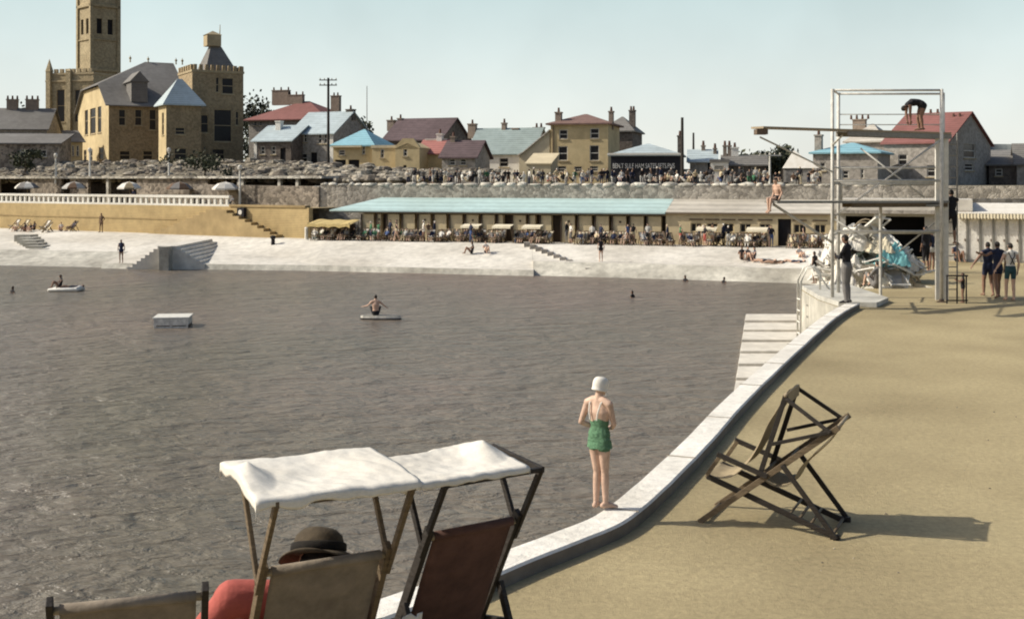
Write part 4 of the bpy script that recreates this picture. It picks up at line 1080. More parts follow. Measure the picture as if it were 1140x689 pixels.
# promenade crowd behind the coping
u = 446.
while u < 912:
    u += rnd.choice([2.5,3,3.6,4.2,5,7])
    if 868 < u < 880: continue
    x = posline(u, -5.6); p = V(x.x, x.y+rnd.uniform(0,2.2), 2.60)
    cn, cm = pick(); kd = rnd.choice(['lean','lean','lean','stand','stand_b','ground','ground','ground'])
    where = 'below the yellow cottages' if u < 492 else 'below the slate cottage' if u < 580 else 'below the tall yellow house' if u < 680 else 'below the black lettered shed' if u < 766 else 'right of the black lettered shed'
    person(kd, 'dress' if kd == 'ground' else rnd.choice(['suit','suit','dress']), V(x.x,x.y-.6,3.02) if kd == 'ground' else p, R(180) if kd == 'lean' else rnd.uniform(0,6.28), rnd.uniform(.80,.98), [rnd.choice(SK),cm,pick()[1],rnd.choice(HR),'suit_black'],
           f'promenade onlooker in {cn} {where}, {nth(NP,where+cn)} such from left', 'people watching from the promenade wall')
def far_person(kind, style, u, v, z, rz, sc, mats, label, group=None):
    p = onz(u, v, z); return person(kind, style, p, R(rz), sc, mats, label, group)
GP = 'bathers on the far white terrace'
def on_edge(u, off): p = posline(u, off); p.z = ZF+.005; return p
for u, cc, lab in ((16,'canvas_white','white deck chair, leftmost under the ochre wall'),(26.5,'canvas_cream','cream deck chair, second from the left under the ochre wall'),(50,'canvas_white','white deck chair beside a dark clad sitter under the ochre wall'),(80,'canvas_taupe','dark deck chair under the ochre wall left of the standing man')):
    deck_chair(on_edge(u,1.6), R(145), cc, lab)
person('ground','swim',on_edge(38,1.8),R(150),1.,['skin_tan','suit_black','suit_black','hair_dark','suit_black'],'dark clad bather sitting between pale deck chairs at the far left',GP)
person('ground','swim',on_edge(68,1.8),R(190),1.,['skin','cloth_white','suit_black','hair_dark','suit_black'],'pale bather sitting on the far terrace left of the standing man',GP)
person('chair','swim',on_edge(80,1.6),R(145),1.,['skin_tan','suit_navy','suit_navy','hair_dark','suit_black'],'bather lying back in the dark deck chair under the ochre wall',GP)
person('stand_b','suit',on_edge(113,1.9),R(160),1.06,['skin_tan','cloth_brown','cloth_brown','hair_dark','suit_black'],'man in brown standing on the far terrace below the balustrade',GP)
for u, v, z, kd, mts, lab in ((18,272,-1.75,'ground',['skin','cloth_cream','cloth_grey','hair_brown','suit_black'],'bather in cream at the top of the far left steps'),(28,270,-1.75,'ground',['skin_tan','suit_black','suit_black','hair_dark','suit_black'],'dark bather in the middle of the group on the far left steps'),(34,271,-1.78,'ground',['skin','suit_black','cloth_white','hair_dark','suit_black'],'bather with white shorts on the right of the far left group')):
    d_ = posline(u, 3.4); person(kd,'swim',V(d_.x,d_.y,ZF-.08),R(170),1.,mts,lab,GP)
p = posline(52,3.4); deck_chair(V(p.x,p.y,ZF-.06), R(120), 'canvas_cream', 'pale deck chair at the edge of the white terrace on the far left')
def bank(u, t, kind, style, rz, sc, mats, label):   # t: 0 at the deck edge, 1 at the ledge, along the sloping bank
    k = (u-CX)/F
    # find the bank point by walking the two edges used to build the terrace
    def edge(x): return (102.6+(x+31)*-.568 if x < -14.8 else 93.4-.307*(x+14.8) if x < 1.5 else 88.4-.30*(x-1.5))
    def ledge(x): return (95-.3*(x+31) if x < -31 else 89.6-.167*(x+31) if x < -14.8 else 86.9-.276*(x+14.8) if x < 1.5 else 84.6-.365*(x-1.5))
    def lz(x): return -2.6 if x < -31 else -3.1 if x < 1.5 else -2.6
    lo, hi = -60., 40.
    for _ in range(60):
        x = (lo+hi)/2; y = edge(x)+(ledge(x)-edge(x))*t
        if x/y < k: lo = x
        else: hi = x
    z = ZF+(lz(lo)-ZF)*min(t,1)
    return person(kind, style, V(lo,y,z+.01), R(rz), sc, mats, label, GP)
bank(525,.45,'ground','swim',100,1.05,['skin_tan','suit_black','suit_black','hair_dark','suit_black'],'dark bather sitting upright on the white bank left of the diagonal steps')
bank(541,.40,'ground','swim',200,1.,['skin','cloth_white','suit_navy','hair_dark','suit_black'],'bather in navy trunks on the white bank just left of the diagonal steps')
bank(669,1.15,'stand','swim',10,.98,['skin','suit_black','suit_black','hair_dark','suit_black'],'lone bather standing on the ledge by the water at the far side')
bank(135,1.12,'stand','swim',180,1.05,['skin_tan','suit_navy','suit_navy','hair_dark','suit_black'],'dark bather standing by the water left of the double staircase')
for u, t, kd, mt, lab in ((826,.7,'ground','suit_black','dark bather at the left end of the group on the right bank'),(833,.7,'ground','cloth_grey','grey clad bather in the middle of the group on the right bank'),(839,.72,'ground','suit_navy','navy clad bather at the right end of the group on the right bank'),(852,.85,'lie','suit_black','bather lying flat on the right bank'),(863,.9,'lie','cloth_brown','second bather lying on the right bank, nearer the corner'),(884,.85,'lie','suit_navy','bather lying on the ledge by the curved corner'),(890,.6,'ground','cloth_white','bather in white sitting on the curved corner of the far terrace')):
    bank(u, t, kd, 'swim', rnd.choice([60,90,170,200]), 1.05, ['skin_tan' if 'dark' in lab else 'skin',mt,mt,'hair_dark','suit_black'], lab)
person('stand','swim',onz(907,316,-.06),R(40),.6,['skin_tan','suit_black','suit_black','hair_dark','suit_black'],'child in black standing on the corner apron left of the man')
# swimmers
GS = 'swimmers in the pool'
for u, v, lab in ((14,326,'swimmer with only the head showing left of the white float'),(704,331,'swimmer in open water in front of the far ledge'),(763,313,'swimmer close under the far wall, left of the pair'),(806,315,'swimmer close under the far wall near the corner')):
    p = onz(u, v, ZW); person('stand','swim',V(p.x,p.y,ZW-1.30),rnd.uniform(0,6),1.0,['skin_tan','suit_black','suit_black','hair_dark','suit_black'],lab,GS)

# ================================================================== PARASOLS, AWNING, LOUDSPEAKER
def parasol(u, v, off, c1, c2, label):
    p = posline(u, -off); t = thing('parasol', label, 'parasol', V(p.x,p.y,.80), rnd.uniform(0,1), 'parasols on the upper terrace')
    MB().tube([(0,0,0),(.05,0,2.3)], .025, 6).build('pole', M['timber_pale'], t)
    m = MB(); n = 8; r = 1.2
    ring = [V(r*math.cos(2*math.pi*k/n), r*math.sin(2*math.pi*k/n), 1.62) for k in range(n)]
    mid = [V(.6*r*math.cos(2*math.pi*k/n), .6*r*math.sin(2*math.pi*k/n), 2.02) for k in range(n)]
    for k in range(n):
        m.face(ring[k], ring[(k+1)%n], mid[(k+1)%n], mid[k], mi=k%2); m.face(mid[k], mid[(k+1)%n], V(0,0,2.2), mi=k%2)
        m.face(ring[k], ring[(k+1)%n], ring[(k+1)%n]-V(0,0,.14), ring[k]-V(0,0,.14), mi=k%2)
    m.build('canopy', [M[c1],M[c2]], t)
for a in ((30,0,2.6,'canvas_white','cloth_grey','striped white and grey parasol, leftmost behind the balustrade'),(83,0,2.2,'cloth_palegrey','cloth_brown','dull brown parasol, second from the left behind the balustrade'),(144,0,2.6,'canvas_white','canvas_olive','white and olive parasol in the middle behind the balustrade'),(200,0,2.4,'cloth_brown','cloth_grey','dark brown parasol, fourth from the left behind the balustrade'),(251,0,2.6,'canvas_white','cloth_palegrey','pale parasol at the right end of the balustrade')): parasol(*a)
for u, kd in ((36,'chair'),(72,'chair'),(150,'lean'),(148,'chair'),(256,'chair')):
    p = posline(u, -1.3 if kd != 'lean' else -.75); cn, cm = pick()
    person(kd,'dress',V(p.x,p.y,.805),R(150),.95,['skin',cm,cm,'hair_dark','suit_black'], {36:'person sitting beside the leftmost parasol',72:'person sitting beside the second parasol',150:'person leaning over the balustrade below the middle parasol',148:'person sitting behind the balustrade under the middle parasol',256:'person sitting under the parasol at the right end of the balustrade'}[u])
aw = thing('awning', 'long yellow awning over a dark seating group left of the cabins', 'awning', posline(371,1.6)+V(0,0,ZF), math.atan2(-.35,1))
m = MB(); A = []; B_ = []
for i in range(13): x = -1.9+i*.32; A.append(V(x,-.9,1.32+.05*math.sin(i*1.9))); B_.append(V(x,.9,1.62+.04*math.sin(i*1.3)))
m.strip(A, B_); m.strip([p-V(0,.0,.24+.03*math.sin(i*2.2)) for i, p in enumerate(A)], A); m.strip([p-V(0,0,.03) for p in A],[p-V(0,0,.03) for p in B_]); m.build('canopy', M['canvas_yellow'], aw)
for x in (-1.85,1.85):
    for y in (-.8,.8): MB().tube([(x,y,0),(x,y,1.4 if y < 0 else 1.62)], .035, 6).build('post', M['timber_dark'], aw)
m = MB()
m.b2((-1.7,.5,.1),(1.7,.62,1.3)); m.build('back_panel', M['cabin_dark'], aw)
for u, lab in ((593,'small cream canopy over the dark sitting group in the middle of the cabins'),(560,'small pale canopy beside the dark doorway of the cabins'),(525,'cream canopy over sitters in the left half of the cabins'),(787,'cream canopy over sitters before the first windows'),(843,'yellowish canopy over sitters beside the dark door of the changing block')):
    t = thing('sun_canopy', lab, 'canopy', posline(u,1.7)+V(0,0,ZF), math.atan2(-.3,1), 'sun canopies along the cabins')
    m = MB(); m.face((-.75,-.5,1.28),(.75,-.5,1.28),(.75,.5,1.42),(-.75,.5,1.42)); m.face((-.75,-.5,1.28),(.75,-.5,1.28),(.75,-.53,1.12),(-.75,-.53,1.12)); m.build('canopy', M['canvas_cream'], t)
    for x in (-.7,.7): MB().bar((x,.45,0),(x,-.4,1.28),.04).build('strut', M['timber'], t)
ls = thing('wall_loudspeaker', 'dark square box with a pale round dial on the ochre wall', 'loudspeaker', yw(upx(271,0),.38,.02), rzb)
MB().box((0,-.18,0),(.78,.36,.78)).build('case', M['suit_black'], ls)
m = MB(); m.lathe((0,0,0), [(.21,0),(.21,.03),(.12,.05),(.02,.02)], 16); o = m.build('dial', M['canvas_white'], ls, loc=(0,-.362,0)); o.rotation_euler = (R(90),0,0)
t = thing('mooring_post', 'short black post on the white bank right of the double staircase', 'bollard', posline(304,4.2)+V(0,0,-1.95))
MB().lathe((0,0,0), [(.17,-.3),(.15,.35),(.24,.45),(.24,.58),(.08,.64)], 12).build('post', M['suit_black'], t)
pb = thing('white_post', 'small white post at the left end of the yellow awning', 'post', on_edge(341,1.2))
MB().lathe((0,0,0), [(.14,-.1),(.13,.85),(.17,.9),(.05,1.0)], 10).build('post', M['white_paint'], pb)
# ================================================================== ON THE WATER
p = onz(193, 363, ZW)
t = thing('diving_raft', 'square white planked raft floating alone in the pool', 'raft', V(p.x,p.y,ZW), R(8))
for i in range(5): MB().box((0,-.62+i*.31,.46),(1.6,.28,.06)).build('deck_plank', M['white_paint'], t, bevel=.01)
m = MB()
for y in (-.72,.72): m.box((0,y,.27),(1.5,.08,.30))
for x in (-.70,.70): m.box((x,0,.27),(.08,1.36,.30))
for x in (-.7,0,.7): m.box((x,-.72,.12),(.09,.09,.36)); m.box((x,.72,.12),(.09,.09,.36))
m.box((0,-.72,.02),(1.5,.07,.1)); m.build('frame', M['worn_paint'], t)
for y in (-.4,.4):
    m = MB(); m.tube([(-.7,y,.05),(-.68,y,.05),(.68,y,.05),(.7,y,.05)], [.17,.22,.22,.17], 12); m.build('barrel', M['rust'], t, smooth=True)
p = onz(424, 355.5, ZW)
t = thing('paddle_board', 'narrow flat paddle float carrying a seated bather', 'float', V(p.x,p.y,ZW), R(-6))
m = MB()
pr = [(-.98,.06),(-.85,.17),(-.3,.26),(.3,.26),(.85,.17),(.98,.06)]
T_ = [V(x,w,.17) for x, w in pr]+[V(x,-w,.17) for x, w in reversed(pr)]
m.prism([q-V(0,0,.27) for q in T_], V(0,0,.27)); m.build('hull', M['worn_paint'], t, bevel=.02)
m = MB(); m.prism([V(q.x*.96,q.y*.9,.171) for q in T_], V(0,0,.03)); m.build('deck', M['timber_grey'], t)
m = MB(); m.prism([V(q.x*1.01,q.y*1.04,-.03) for q in T_], V(0,0,.1)); m.build('rubbing_strip', M['suit_black'], t)
Jr = pose(pel=(0,0,.11), waist=(0,0,.25), chest=(0,.0,.46), neck=(0,.02,.63), head=(0,.04,.78), shl=(-.18,0,.575), shr=(.18,0,.575), ell=(-.33,.06,.42), elr=(.33,.08,.44), wrl=(-.50,.16,.38), wrr=(.45,.22,.33),
   hil=(-.085,.03,.11), hir=(.085,.03,.11), knl=(-.2,.34,.33), knr=(.2,.34,.33), anl=(-.08,.52,.08), anr=(.08,.52,.08), tol=(-.08,.66,.04), tor=(.08,.66,.04))
me, _ = figure('person', Jr, [M['skin'],M['skin'],M['suit_black'],M['hair_dark'],M['suit_black']], dict(thigh=2), .02)
o = obj('person', me, loc=V(p.x-.25,p.y,ZW+.19)); o.scale = (1.12,)*3; o.rotation_euler = (0,0,R(8)); tag(o, 'dark haired bather seen from behind sitting upright on the paddle float', 'person')
p = onz(73, 324, ZW)
t = thing('inflatable_float', 'white inflatable float with two bathers lying on it at the far left', 'float', V(p.x,p.y,ZW), R(-4))
m = MB()
for i in range(5): m.tube([(-.9,-.42+i*.21,.08),(-.8,-.42+i*.21,.10),(.9,-.42+i*.21,.12),(1.0,-.42+i*.21,.1)], [.06,.115,.115,.06], 10)
m.build('mattress', M['rubber_white'], t, smooth=True)
m = MB(); m.tube([(.85,-.48,.16),(.9,0,.2),(.85,.48,.16)], [.10,.15,.10], 10); m.build('pillow', M['rubber_white'], t, smooth=True)
person('ground','swim',V(p.x-.35,p.y,ZW+.17),R(120),.95,['skin_tan','suit_black','suit_black','hair_dark','suit_black'],'dark bather sitting up on the white inflatable float')
person('lie','swim',V(p.x+.35,p.y+.05,ZW+.12),R(100),.95,['skin_tan','suit_navy','suit_navy','hair_dark','suit_black'],'bather lying along the white inflatable float')

# ================================================================== WHITE HUTS AND PAVILION (right)
z0 = 0.
pv = thing('white_pavilion', 'white flat roofed pavilion with two dark openings behind the heap of deck chairs', 'pavilion', at(935,0,47.5)*1, R(-20))
pv.location = V((935-CX)*47.5/F, 47.5, 0); pxm = 47.5/F
W1 = (1062-935)*pxm*1.08; Hp = 2.42
m = MB(); op_ = [((941-935)*pxm,(973-935)*pxm,.02,1.72),((979-935)*pxm,(1024-935)*pxm,.02,1.72)]
wall_face(m, V(0,0,0), V(1,0,0), W1, Hp-.55, op_, .25, V(0,1,0)); m.face((0,0,0),(0,2,0),(0,2,Hp-.55),(0,0,Hp-.55)); m.face((W1,0,0),(W1,2,0),(W1,2,Hp-.55),(W1,0,Hp-.55)); m.build('wall', M['cloth_palegrey'], pv)
m = MB(); m.face((0,1.9,0),(W1,1.9,0),(W1,1.9,Hp-.5),(0,1.9,Hp-.5)); m.face((0.02,.3,Hp-.57),(W1-.02,.3,Hp-.57),(W1-.02,1.9,Hp-.57),(.02,1.9,Hp-.57)); m.build('back_wall', M['dark_void'], pv)
m = MB(); m.b2((-.2,-.35,Hp-.54),(W1+.002,2.1,Hp)); m.build('roof', M['whitewash'], pv)
m = MB(); m.b2((-.2,-.39,Hp-.58),(W1,-.351,Hp-.44)); m.build('fascia', M['grey_wall'], pv)
hut_x0 = 1062
for i in range(6):
    d = 45.7; cr_, sr_ = math.cos(R(-20)), math.sin(R(-20)); q0 = V((1063-CX)*d/F, d, 0)+V(cr_,sr_,0)*(i*.47)
    t = thing('beach_hut', 'narrow white beach hut, %s from the left behind the children' % ordn(i), 'beach hut', q0, R(-20), 'row of white beach huts')
    w = .455; H = 1.78
    m = MB(); m.b2((0,0,0),(w,2.2,H)); m.build('wall', M['render_white'], t)
    m = MB(); m.b2((.05,-.03,.08),(w-.05,-.004,H-.1)); dd = m.build('door', M['wall_white'], t)
    MB().b2((w-.012,-.07,0),(w+.016,-.004,H)).build('post', M['timber_grey'], t)
    MB().tube([(w*.8,-.05,.8),(w*.8,-.05,.9)], .02, 6).build('handle', M['rust'], dd)
    m = MB(); m.prism([V(-.02,-.3,H),V(w+.0,-.3,H),V(w+.0,-.3,H+.12),V(-.02,-.3,H+.12)], V(0,2.6,.35)); m.build('roof', M['canvas_white'], t)
    m = MB(); A = [V(-.02+(w+.02)*k/8, -.31-.02*(k%2), H+.10) for k in range(9)]; m.strip(A, [q-V(0,0,.16+.05*(k%2)) for k, q in enumerate(A)]); m.build('valance', M['canvas_cream'], t)
# grey screen wall between pavilion and promenade on the right
m = MB(); m.b2((17.5,52.2,-.2),(60,52.5,2.35)); tag(m.build('screen_wall', M['rubble']), 'grey stone wall rising behind the white beach huts', 'wall')

# ================================================================== DIVING TOWER
A_ = V(8.37,30.5,0); B0 = V(11.22,30.5,0); off = V(.52,1.3,0); TOP = 5.56
tw = thing('diving_tower', 'tall white tubular steel diving tower with two diving boards at the pool corner', 'diving tower', A_)
def rel(p): return Vector(p)-A_
a, b_, c, d = V(0,0,0), B0-A_, off, B0-A_+off
for k, q in enumerate((a,b_,c,d)):
    MB().tube([q+V(0,0,.0), q+V(0,0,TOP)], .045, 10).build('post', M['steel'], tw, smooth=True)
    MB().lathe(q, [(.13,0),(.13,.02),(.07,.03),(.06,.08)], 12).build('base_plate', M['rust'], tw)
def rail(p, q, r=.028, mt='steel', name='rail'): return MB().tube([p,q], r, 8).build(name, M[mt], tw, smooth=True)
for z in (TOP, 5.0, 4.72):
    for p, q in (((a,b_),(c,d)) if z == TOP else ((c,d),)): rail(p+V(0,0,z-.03), q+V(0,0,z-.03), .03 if z == TOP else .014)
rail(a+V(0,0,TOP-.03), c+V(0,0,TOP-.03)); rail(b_+V(0,0,TOP-.03), d+V(0,0,TOP-.03))
for z in (3.52, 3.12, 3.08, 1.75):
    rail(c+V(0,0,z), d+V(0,0,z), .032); rail(a+V(0,0,z), c+V(0,0,z), .025); rail(b_+V(0,0,z), d+V(0,0,z), .025)
rail(a+V(0,0,3.17), b_+V(0,0,3.17), .035); rail(a+V(0,0,1.85), b_+V(0,0,1.85), .03)
rail(c+V(.08,0,2.6), c+V(.08,0,3.52), .03)
rail(a+V(0,0,2.2), b_+V(0,0,4.25), .026, name='brace'); rail(c+V(.6,0,4.05), d+V(-.5,0,2.7), .024, name='brace')
rail(a+V(0,0,2.2), a+V(1.15,-.0,1.45), .022, name='brace'); rail(d+V(0,0,2.2), d+V(-1.2,0,1.25), .02, name='brace')
m = MB(); q = (a+c)/2+V(1.0,0,0); m.tube([q+V(.2,0,2.6), q+V(.2,0,0)], .04, 8); m.build('post', M['steel'], tw)
# upper board
tip = rel(at(843,143.5,27.4)); root = rel(at(1052,150,31.3)); dv = (root-tip).normalized(); sd = V(-dv.y,dv.x,0).normalized()*.2
m = MB()
P = [tip-sd, tip+sd, root+sd, root-sd]
m.prism([p+V(0,0,.0) for p in P], V(0,0,.05)); bd = m.build('upper_board', M['timber_pale'], tw)
m = MB()
k = (root-tip).length; s0 = tip+dv*(k*.42)
for o_ in (-.18,.18): m.bar(s0+sd.normalized()*o_-V(0,0,.065), root+sd.normalized()*o_-V(0,0,.065), .06, .12)
m.build('beam', M['timber_grey'], bd)
m = MB(); m.box(tip+dv*.12-V(0,0,.075), (.26,.36,.12)); m.build('end_bracket', M['rust'], bd)
rail(tip+dv*.1-V(0,0,.2), rel(V(8.37,30.5,3.4)), .022, name='strut')
rail(s0-V(0,0,.1), a+V(0,0,4.1), .03, name='strut')
# lower board and its struts
lt = rel(at(858,226.5,28.0)); lr = rel(V(11.5,31.2,CZ-26*31.2/F)); dv2 = (lr-lt).normalized(); sd2 = V(-dv2.y,dv2.x,0).normalized()*.22
m = MB(); m.prism([lt-sd2, lt+sd2, lr+sd2, lr-sd2], V(0,0,.06)); lb = m.build('lower_board', M['timber_grey'], tw)
m = MB(); k2 = (lr-lt).length
for o_ in (-.15,.15): m.bar(lt+dv2*k2*.42+sd2.normalized()*o_-V(0,0,.055), lr+sd2.normalized()*o_-V(0,0,.055), .05, .10)
m.build('beam', M['timber'], lb)
rail(lt+dv2*.1-V(0,0,.03), rel(V(8.37,30.5,1.55)), .035, name='strut')
# platform decking between the posts, boarded ladder case and ladder
m = MB(); m.prism([a+V(.9,.1,2.49), b_+V(0,.1,2.49), d+V(0,-.1,2.49), c+V(.9,-.1,2.49)], V(0,0,.06)); m.build('lower_platform', M['timber_grey'], tw)
m = MB(); 
for i in range(3): m.b2((2.90+i*.115,.55,0),(3.01+i*.115,.60,4.35))
m.b2((2.90,.60,.0),(3.24,.62,4.3)); m.build('ladder_case', M['white_paint'], tw)
lad = MB()
for x in (3.30,3.60): lad.tube([(x,.9,0),(x,.9,4.45)], .022, 6)
lad.build('ladder_stile', M['timber_grey'], tw)
for i in range(14): MB().tube([(3.30,.9,.25+i*.3),(3.60,.9,.25+i*.3)], .016, 6).build('rung', M['timber_grey'], tw)
# guard frame at the foot
m = MB()
for x in (2.86,3.12,3.36): m.tube([(x,-.35,0),(x,-.35,.72)], .02, 6)
m.tube([(2.84,-.35,.72),(3.40,-.35,.72)], .022, 6); m.tube([(2.84,-.35,.08),(3.40,-.35,.08)], .02, 6); m.build('guard_rail', M['suit_black'], tw)
# pool ladder hoops
t = thing('pool_ladder', 'pair of white curved ladder rails at the pool corner left of the tower', 'ladder', V(8.35,32.6,.15))
for x in (0,.35):
    m = MB(); m.tube([(x-.1*0+.25,0,-.15),(x*0+.25,x,.45),(.1,x,.62),(-.12,x,.58),(-.28,x,.2),(-.3,x,-1.6)], .028, 8); m.build('rail', M['white_paint'], t, smooth=True)
m = MB()
for i in range(4): m.tube([(-.3,0,-.3-i*.32),(-.3,.35,-.3-i*.32)], .02, 6)
m.build('rung', M['white_paint'], t)

# ================================================================== HERO PEOPLE
SKB = ['skin','skin_pale']
def eyes(o, h, par):
    m = MB()
    for s in (-1,1): m.ell(h['hc']+h['f']*.083+h['s']*s*.030+h['up']*.012, (.010,.006,.006), 8, rot=h['rot'])
    m.build('eye', M['hair_dark'], par)
def hero(label, J, mats, tags, loc, rz, sc, voxel=.010, **k):
    me, h = figure('person', J, [M[x] for x in mats], tags, voxel, True, **k)
    o = obj('person', me, loc=loc); o.rotation_euler = (0,0,rz); o.scale = (sc,)*3; tag(o, label, 'person'); eyes(o, h, o); return o, h
# --- woman on the wall
wp = onz(667, 567, WT)
J = pose(pel=(0,0,.92), waist=(0,.01,1.06), chest=(0,0,1.25), neck=(0,-.01,1.42), head=(.01,.02,1.565),
   shl=(-.158,-.03,1.355), ell=(-.225,-.09,1.10), wrl=(-.08,.10,1.01), shr=(.158,.0,1.36), elr=(.19,.06,1.11), wrr=(.08,.17,1.02),
   hil=(-.08,0,.89), hir=(.08,0,.89), knl=(-.055,.03,.48), knr=(.055,.05,.48), anl=(-.05,0,.075), anr=(.065,.05,.075), tol=(-.09,.15,.03), tor=(.13,.19,.03))
def w_torso(t, c): return 2 if c.z < 1.155 + .02*math.sin(c.x*30) else 0
me_tags = dict(torso=w_torso, pelvis=2, thigh=lambda t, c: 2 if t < .30 else 0, uparm=0)
wo, h = hero('woman in white bathing cap and green swimsuit standing on the white wall', J, ['skin_pale','suit_green','suit_green','hair_brown','suit_green'], me_tags, wp, R(-42), .73, .0085, build=.98, face=(.35,.94,0),
   handspec={'l': ((.8,.5,.1),(0,.4,-1),1), 'r': ((-.8,.5,.1),(0,.4,-1),-1)})
m = MB(); hc, up, f, s = h['hc'], h['up'], h['f'], h['s']
prof = []
for rr, zz_ in ((.090,-.066),(.097,-.062),(.098,-.052),(.093,-.046),(.095,-.01),(.096,.03),(.090,.066),(.073,.094),(.044,.109),(.004,.114)): prof.append((rr,zz_))
m.lathe((0,0,0), prof, 20)
mm_ = MB(); mm_.add([hc+h['rot']@V(p.x*.95,p.y*1.12-.008,p.z+.012) for p in m.v], m.f); mm_.build('bathing_cap', M['canvas_white'], wo, smooth=True)
m = MB()
for x in (-1,1): m.tube([V(x*.05,-.118,1.16),V(x*.07,-.118,1.26),V(x*.085,-.085,1.36),V(x*.085,-.02,1.412),V(x*.08,.06,1.37),V(x*.075,.115,1.27)], .011, 6)
m.build('strap', M['cloth_white'], wo)
m = MB(); R1 = []; R2 = []
for i in range(25):
    a_ = 2*math.pi*i/24; R1.append(V(.165*math.cos(a_),.01+.122*math.sin(a_),.88)); R2.append(V(.178*math.cos(a_),.012+.135*math.sin(a_),.795+.008*math.sin(i*2.1)))
m.strip(R1, R2); m.build('skirt', M['suit_green'], wo, smooth=True)
# --- man at the tower corner
J = pose(ell=(-.26,.10,1.13), wrl=(-.06,.27,1.20), elr=(.25,.10,1.12), wrr=(.03,.26,1.12), knl=(-.09,.02,.49), head=(-.02,.03,1.60))
mp_ = V(8.3,28.95,WT)
mo, h = hero('man in dark jacket and grey trousers standing on the wall corner by the tower', J, ['skin_tan','suit_black','cloth_grey','hair_dark','suit_black'], dict(uparm=1, forearm=1, thigh=2, calf=2, foot=4), mp_, R(55), 1.0, .010, thick=1.2, build=1.05, handspec={'l': ((.9,.3,.1),(0,-1,0),1), 'r': ((-.8,.2,.3),(0,-1,0),-1)})
# --- children walking away on the right
d1 = onz(1100,330); d2 = onz(1115,333); d3 = onz(1125,335)
J = pose(knl=(-.09,.10,.50), anl=(-.09,.10,.08), tol=(-.1,.25,.04), knr=(.09,-.02,.49), anr=(.09,-.16,.10), tor=(.1,-.04,.03), ell=(-.36,-.04,1.17), wrl=(-.50,-.02,.98), elr=(.40,.04,1.30), wrr=(.56,.12,1.33))
hero('boy in navy bathing suit walking away, left arm swung out', J, ['skin_tan','suit_navy','suit_navy','hair_dark','suit_black'], dict(thigh=lambda t, c: 2 if t < .55 else 0), d1, R(4), .88, .011, build=1.1)
J2 = pose(knr=(.09,.10,.50), anr=(.09,.10,.08), tor=(.1,.25,.04), knl=(-.09,-.02,.49), anl=(-.09,-.16,.10), tol=(-.1,-.04,.03), ell=(-.33,.05,1.28), wrl=(-.48,.12,1.33))
hero('dark haired boy half hidden between the navy boy and the girl', J2, ['skin_tan','suit_navy','suit_navy','hair_dark','suit_black'], dict(thigh=lambda t, c: 2 if t < .4 else 0), V(d2.x,d2.y+.25,0), R(6), .90, .011)
J3 = pose(knl=(-.09,.08,.50), anl=(-.09,.08,.08), tol=(-.1,.22,.04), ell=(-.30,-.02,1.14), wrl=(-.42,.03,.93))
go, h = hero('girl in white top with crossed dark straps and teal shorts walking away', J3, ['skin','cloth_white','suit_teal','hair_dark','suit_black'], dict(thigh=lambda t, c: 2 if t < .62 else 0, uparm=0), d3, R(2), .90, .011)
m = MB()
for s in (-1,1): m.tube([V(s*.09,-.06,1.43),V(s*.07,-.118,1.33),V(0,-.125,1.20),V(-s*.06,-.122,1.07)], .014, 6)
m.build('strap', M['suit_black'], go)
# --- toddler at the guard rail
J4 = pose(ell=(-.22,.16,1.2), wrl=(-.16,.34,1.28), elr=(.22,.16,1.2), wrr=(.12,.34,1.28), head=(0,.0,1.6))
hero('small dark child holding the rail at the foot of the diving tower', J4, ['skin_tan','suit_black','suit_black','hair_dark','suit_black'], swim, V(11.70,30.3,0), R(70), .46, .012, build=1.15)
# --- bather bending over on the top board
bp = at(1016,144.5,30.8); bp = Vector(tip)+A_; k3 = ((1014-843)/(1052-843)); bw = (tip.lerp(root,.835))+A_+V(0,0,.076)
J5 = pose(pel=(0,-.16,.84), waist=(0,-.03,.93), chest=(0,.19,.93), neck=(0,.34,.86), head=(0,.43,.75), shl=(-.17,.29,.86), shr=(.17,.29,.86), ell=(-.20,.30,.58), elr=(.20,.30,.58), wrl=(-.15,.27,.32), wrr=(.15,.27,.32),
   hil=(-.085,-.17,.80), hir=(.085,-.17,.80), knl=(-.10,-.08,.45), knr=(.10,-.06,.45), anl=(-.1,-.14,.075), anr=(.1,-.1,.075), tol=(-.11,.03,.03), tor=(.11,.06,.03))
hero('bather bending double with hands down on the top diving board', J5, ['skin_tan','suit_black','suit_black','hair_dark','suit_black'], swim, bw, R(90), .80, .012, build=1.2, face=(0,.4,-.9))
# --- bather sitting on the end of the lower board
J6 = pose(pel=(0,0,.10), waist=(0,-.02,.24), chest=(0,.02,.44), neck=(0,.06,.60), head=(0,.10,.74), shl=(-.17,.03,.55), shr=(.17,.03,.55), ell=(-.22,-.02,.30), elr=(.22,-.02,.30), wrl=(-.2,.10,.08), wrr=(.2,.10,.08),
   hil=(-.085,.02,.10), hir=(.085,.02,.10), knl=(-.09,.42,.06), knr=(.09,.40,.07), anl=(-.08,.46,-.36), anr=(.08,.38,-.35), tol=(-.08,.58,-.45), tor=(.08,.50,-.44))
hero('bather sitting on the end of the lower board with legs dangling', J6, ['skin','skin','suit_black','hair_dark','suit_black'], dict(thigh=lambda t, c: 2 if t < .45 else 0), lt+A_+dv2*.22+V(0,0,.065), math.atan2(-dv2.y,-dv2.x)-R(90), .64, .011)
# --- climber on the ladder
J7 = pose(ell=(-.2,.18,1.42), wrl=(-.14,.30,1.62), elr=(.2,.18,1.32), wrr=(.14,.30,1.45), knl=(-.1,.24,.62), anl=(-.09,.16,.30), tol=(-.09,.30,.27))
hero('dark bather climbing the ladder on the right side of the tower', J7, ['skin_tan','suit_black','suit_black','hair_dark','suit_black'], dict(torso=1, thigh=2), V(A_.x+3.36,A_.y+.66,1.47), R(0), .86, .012)
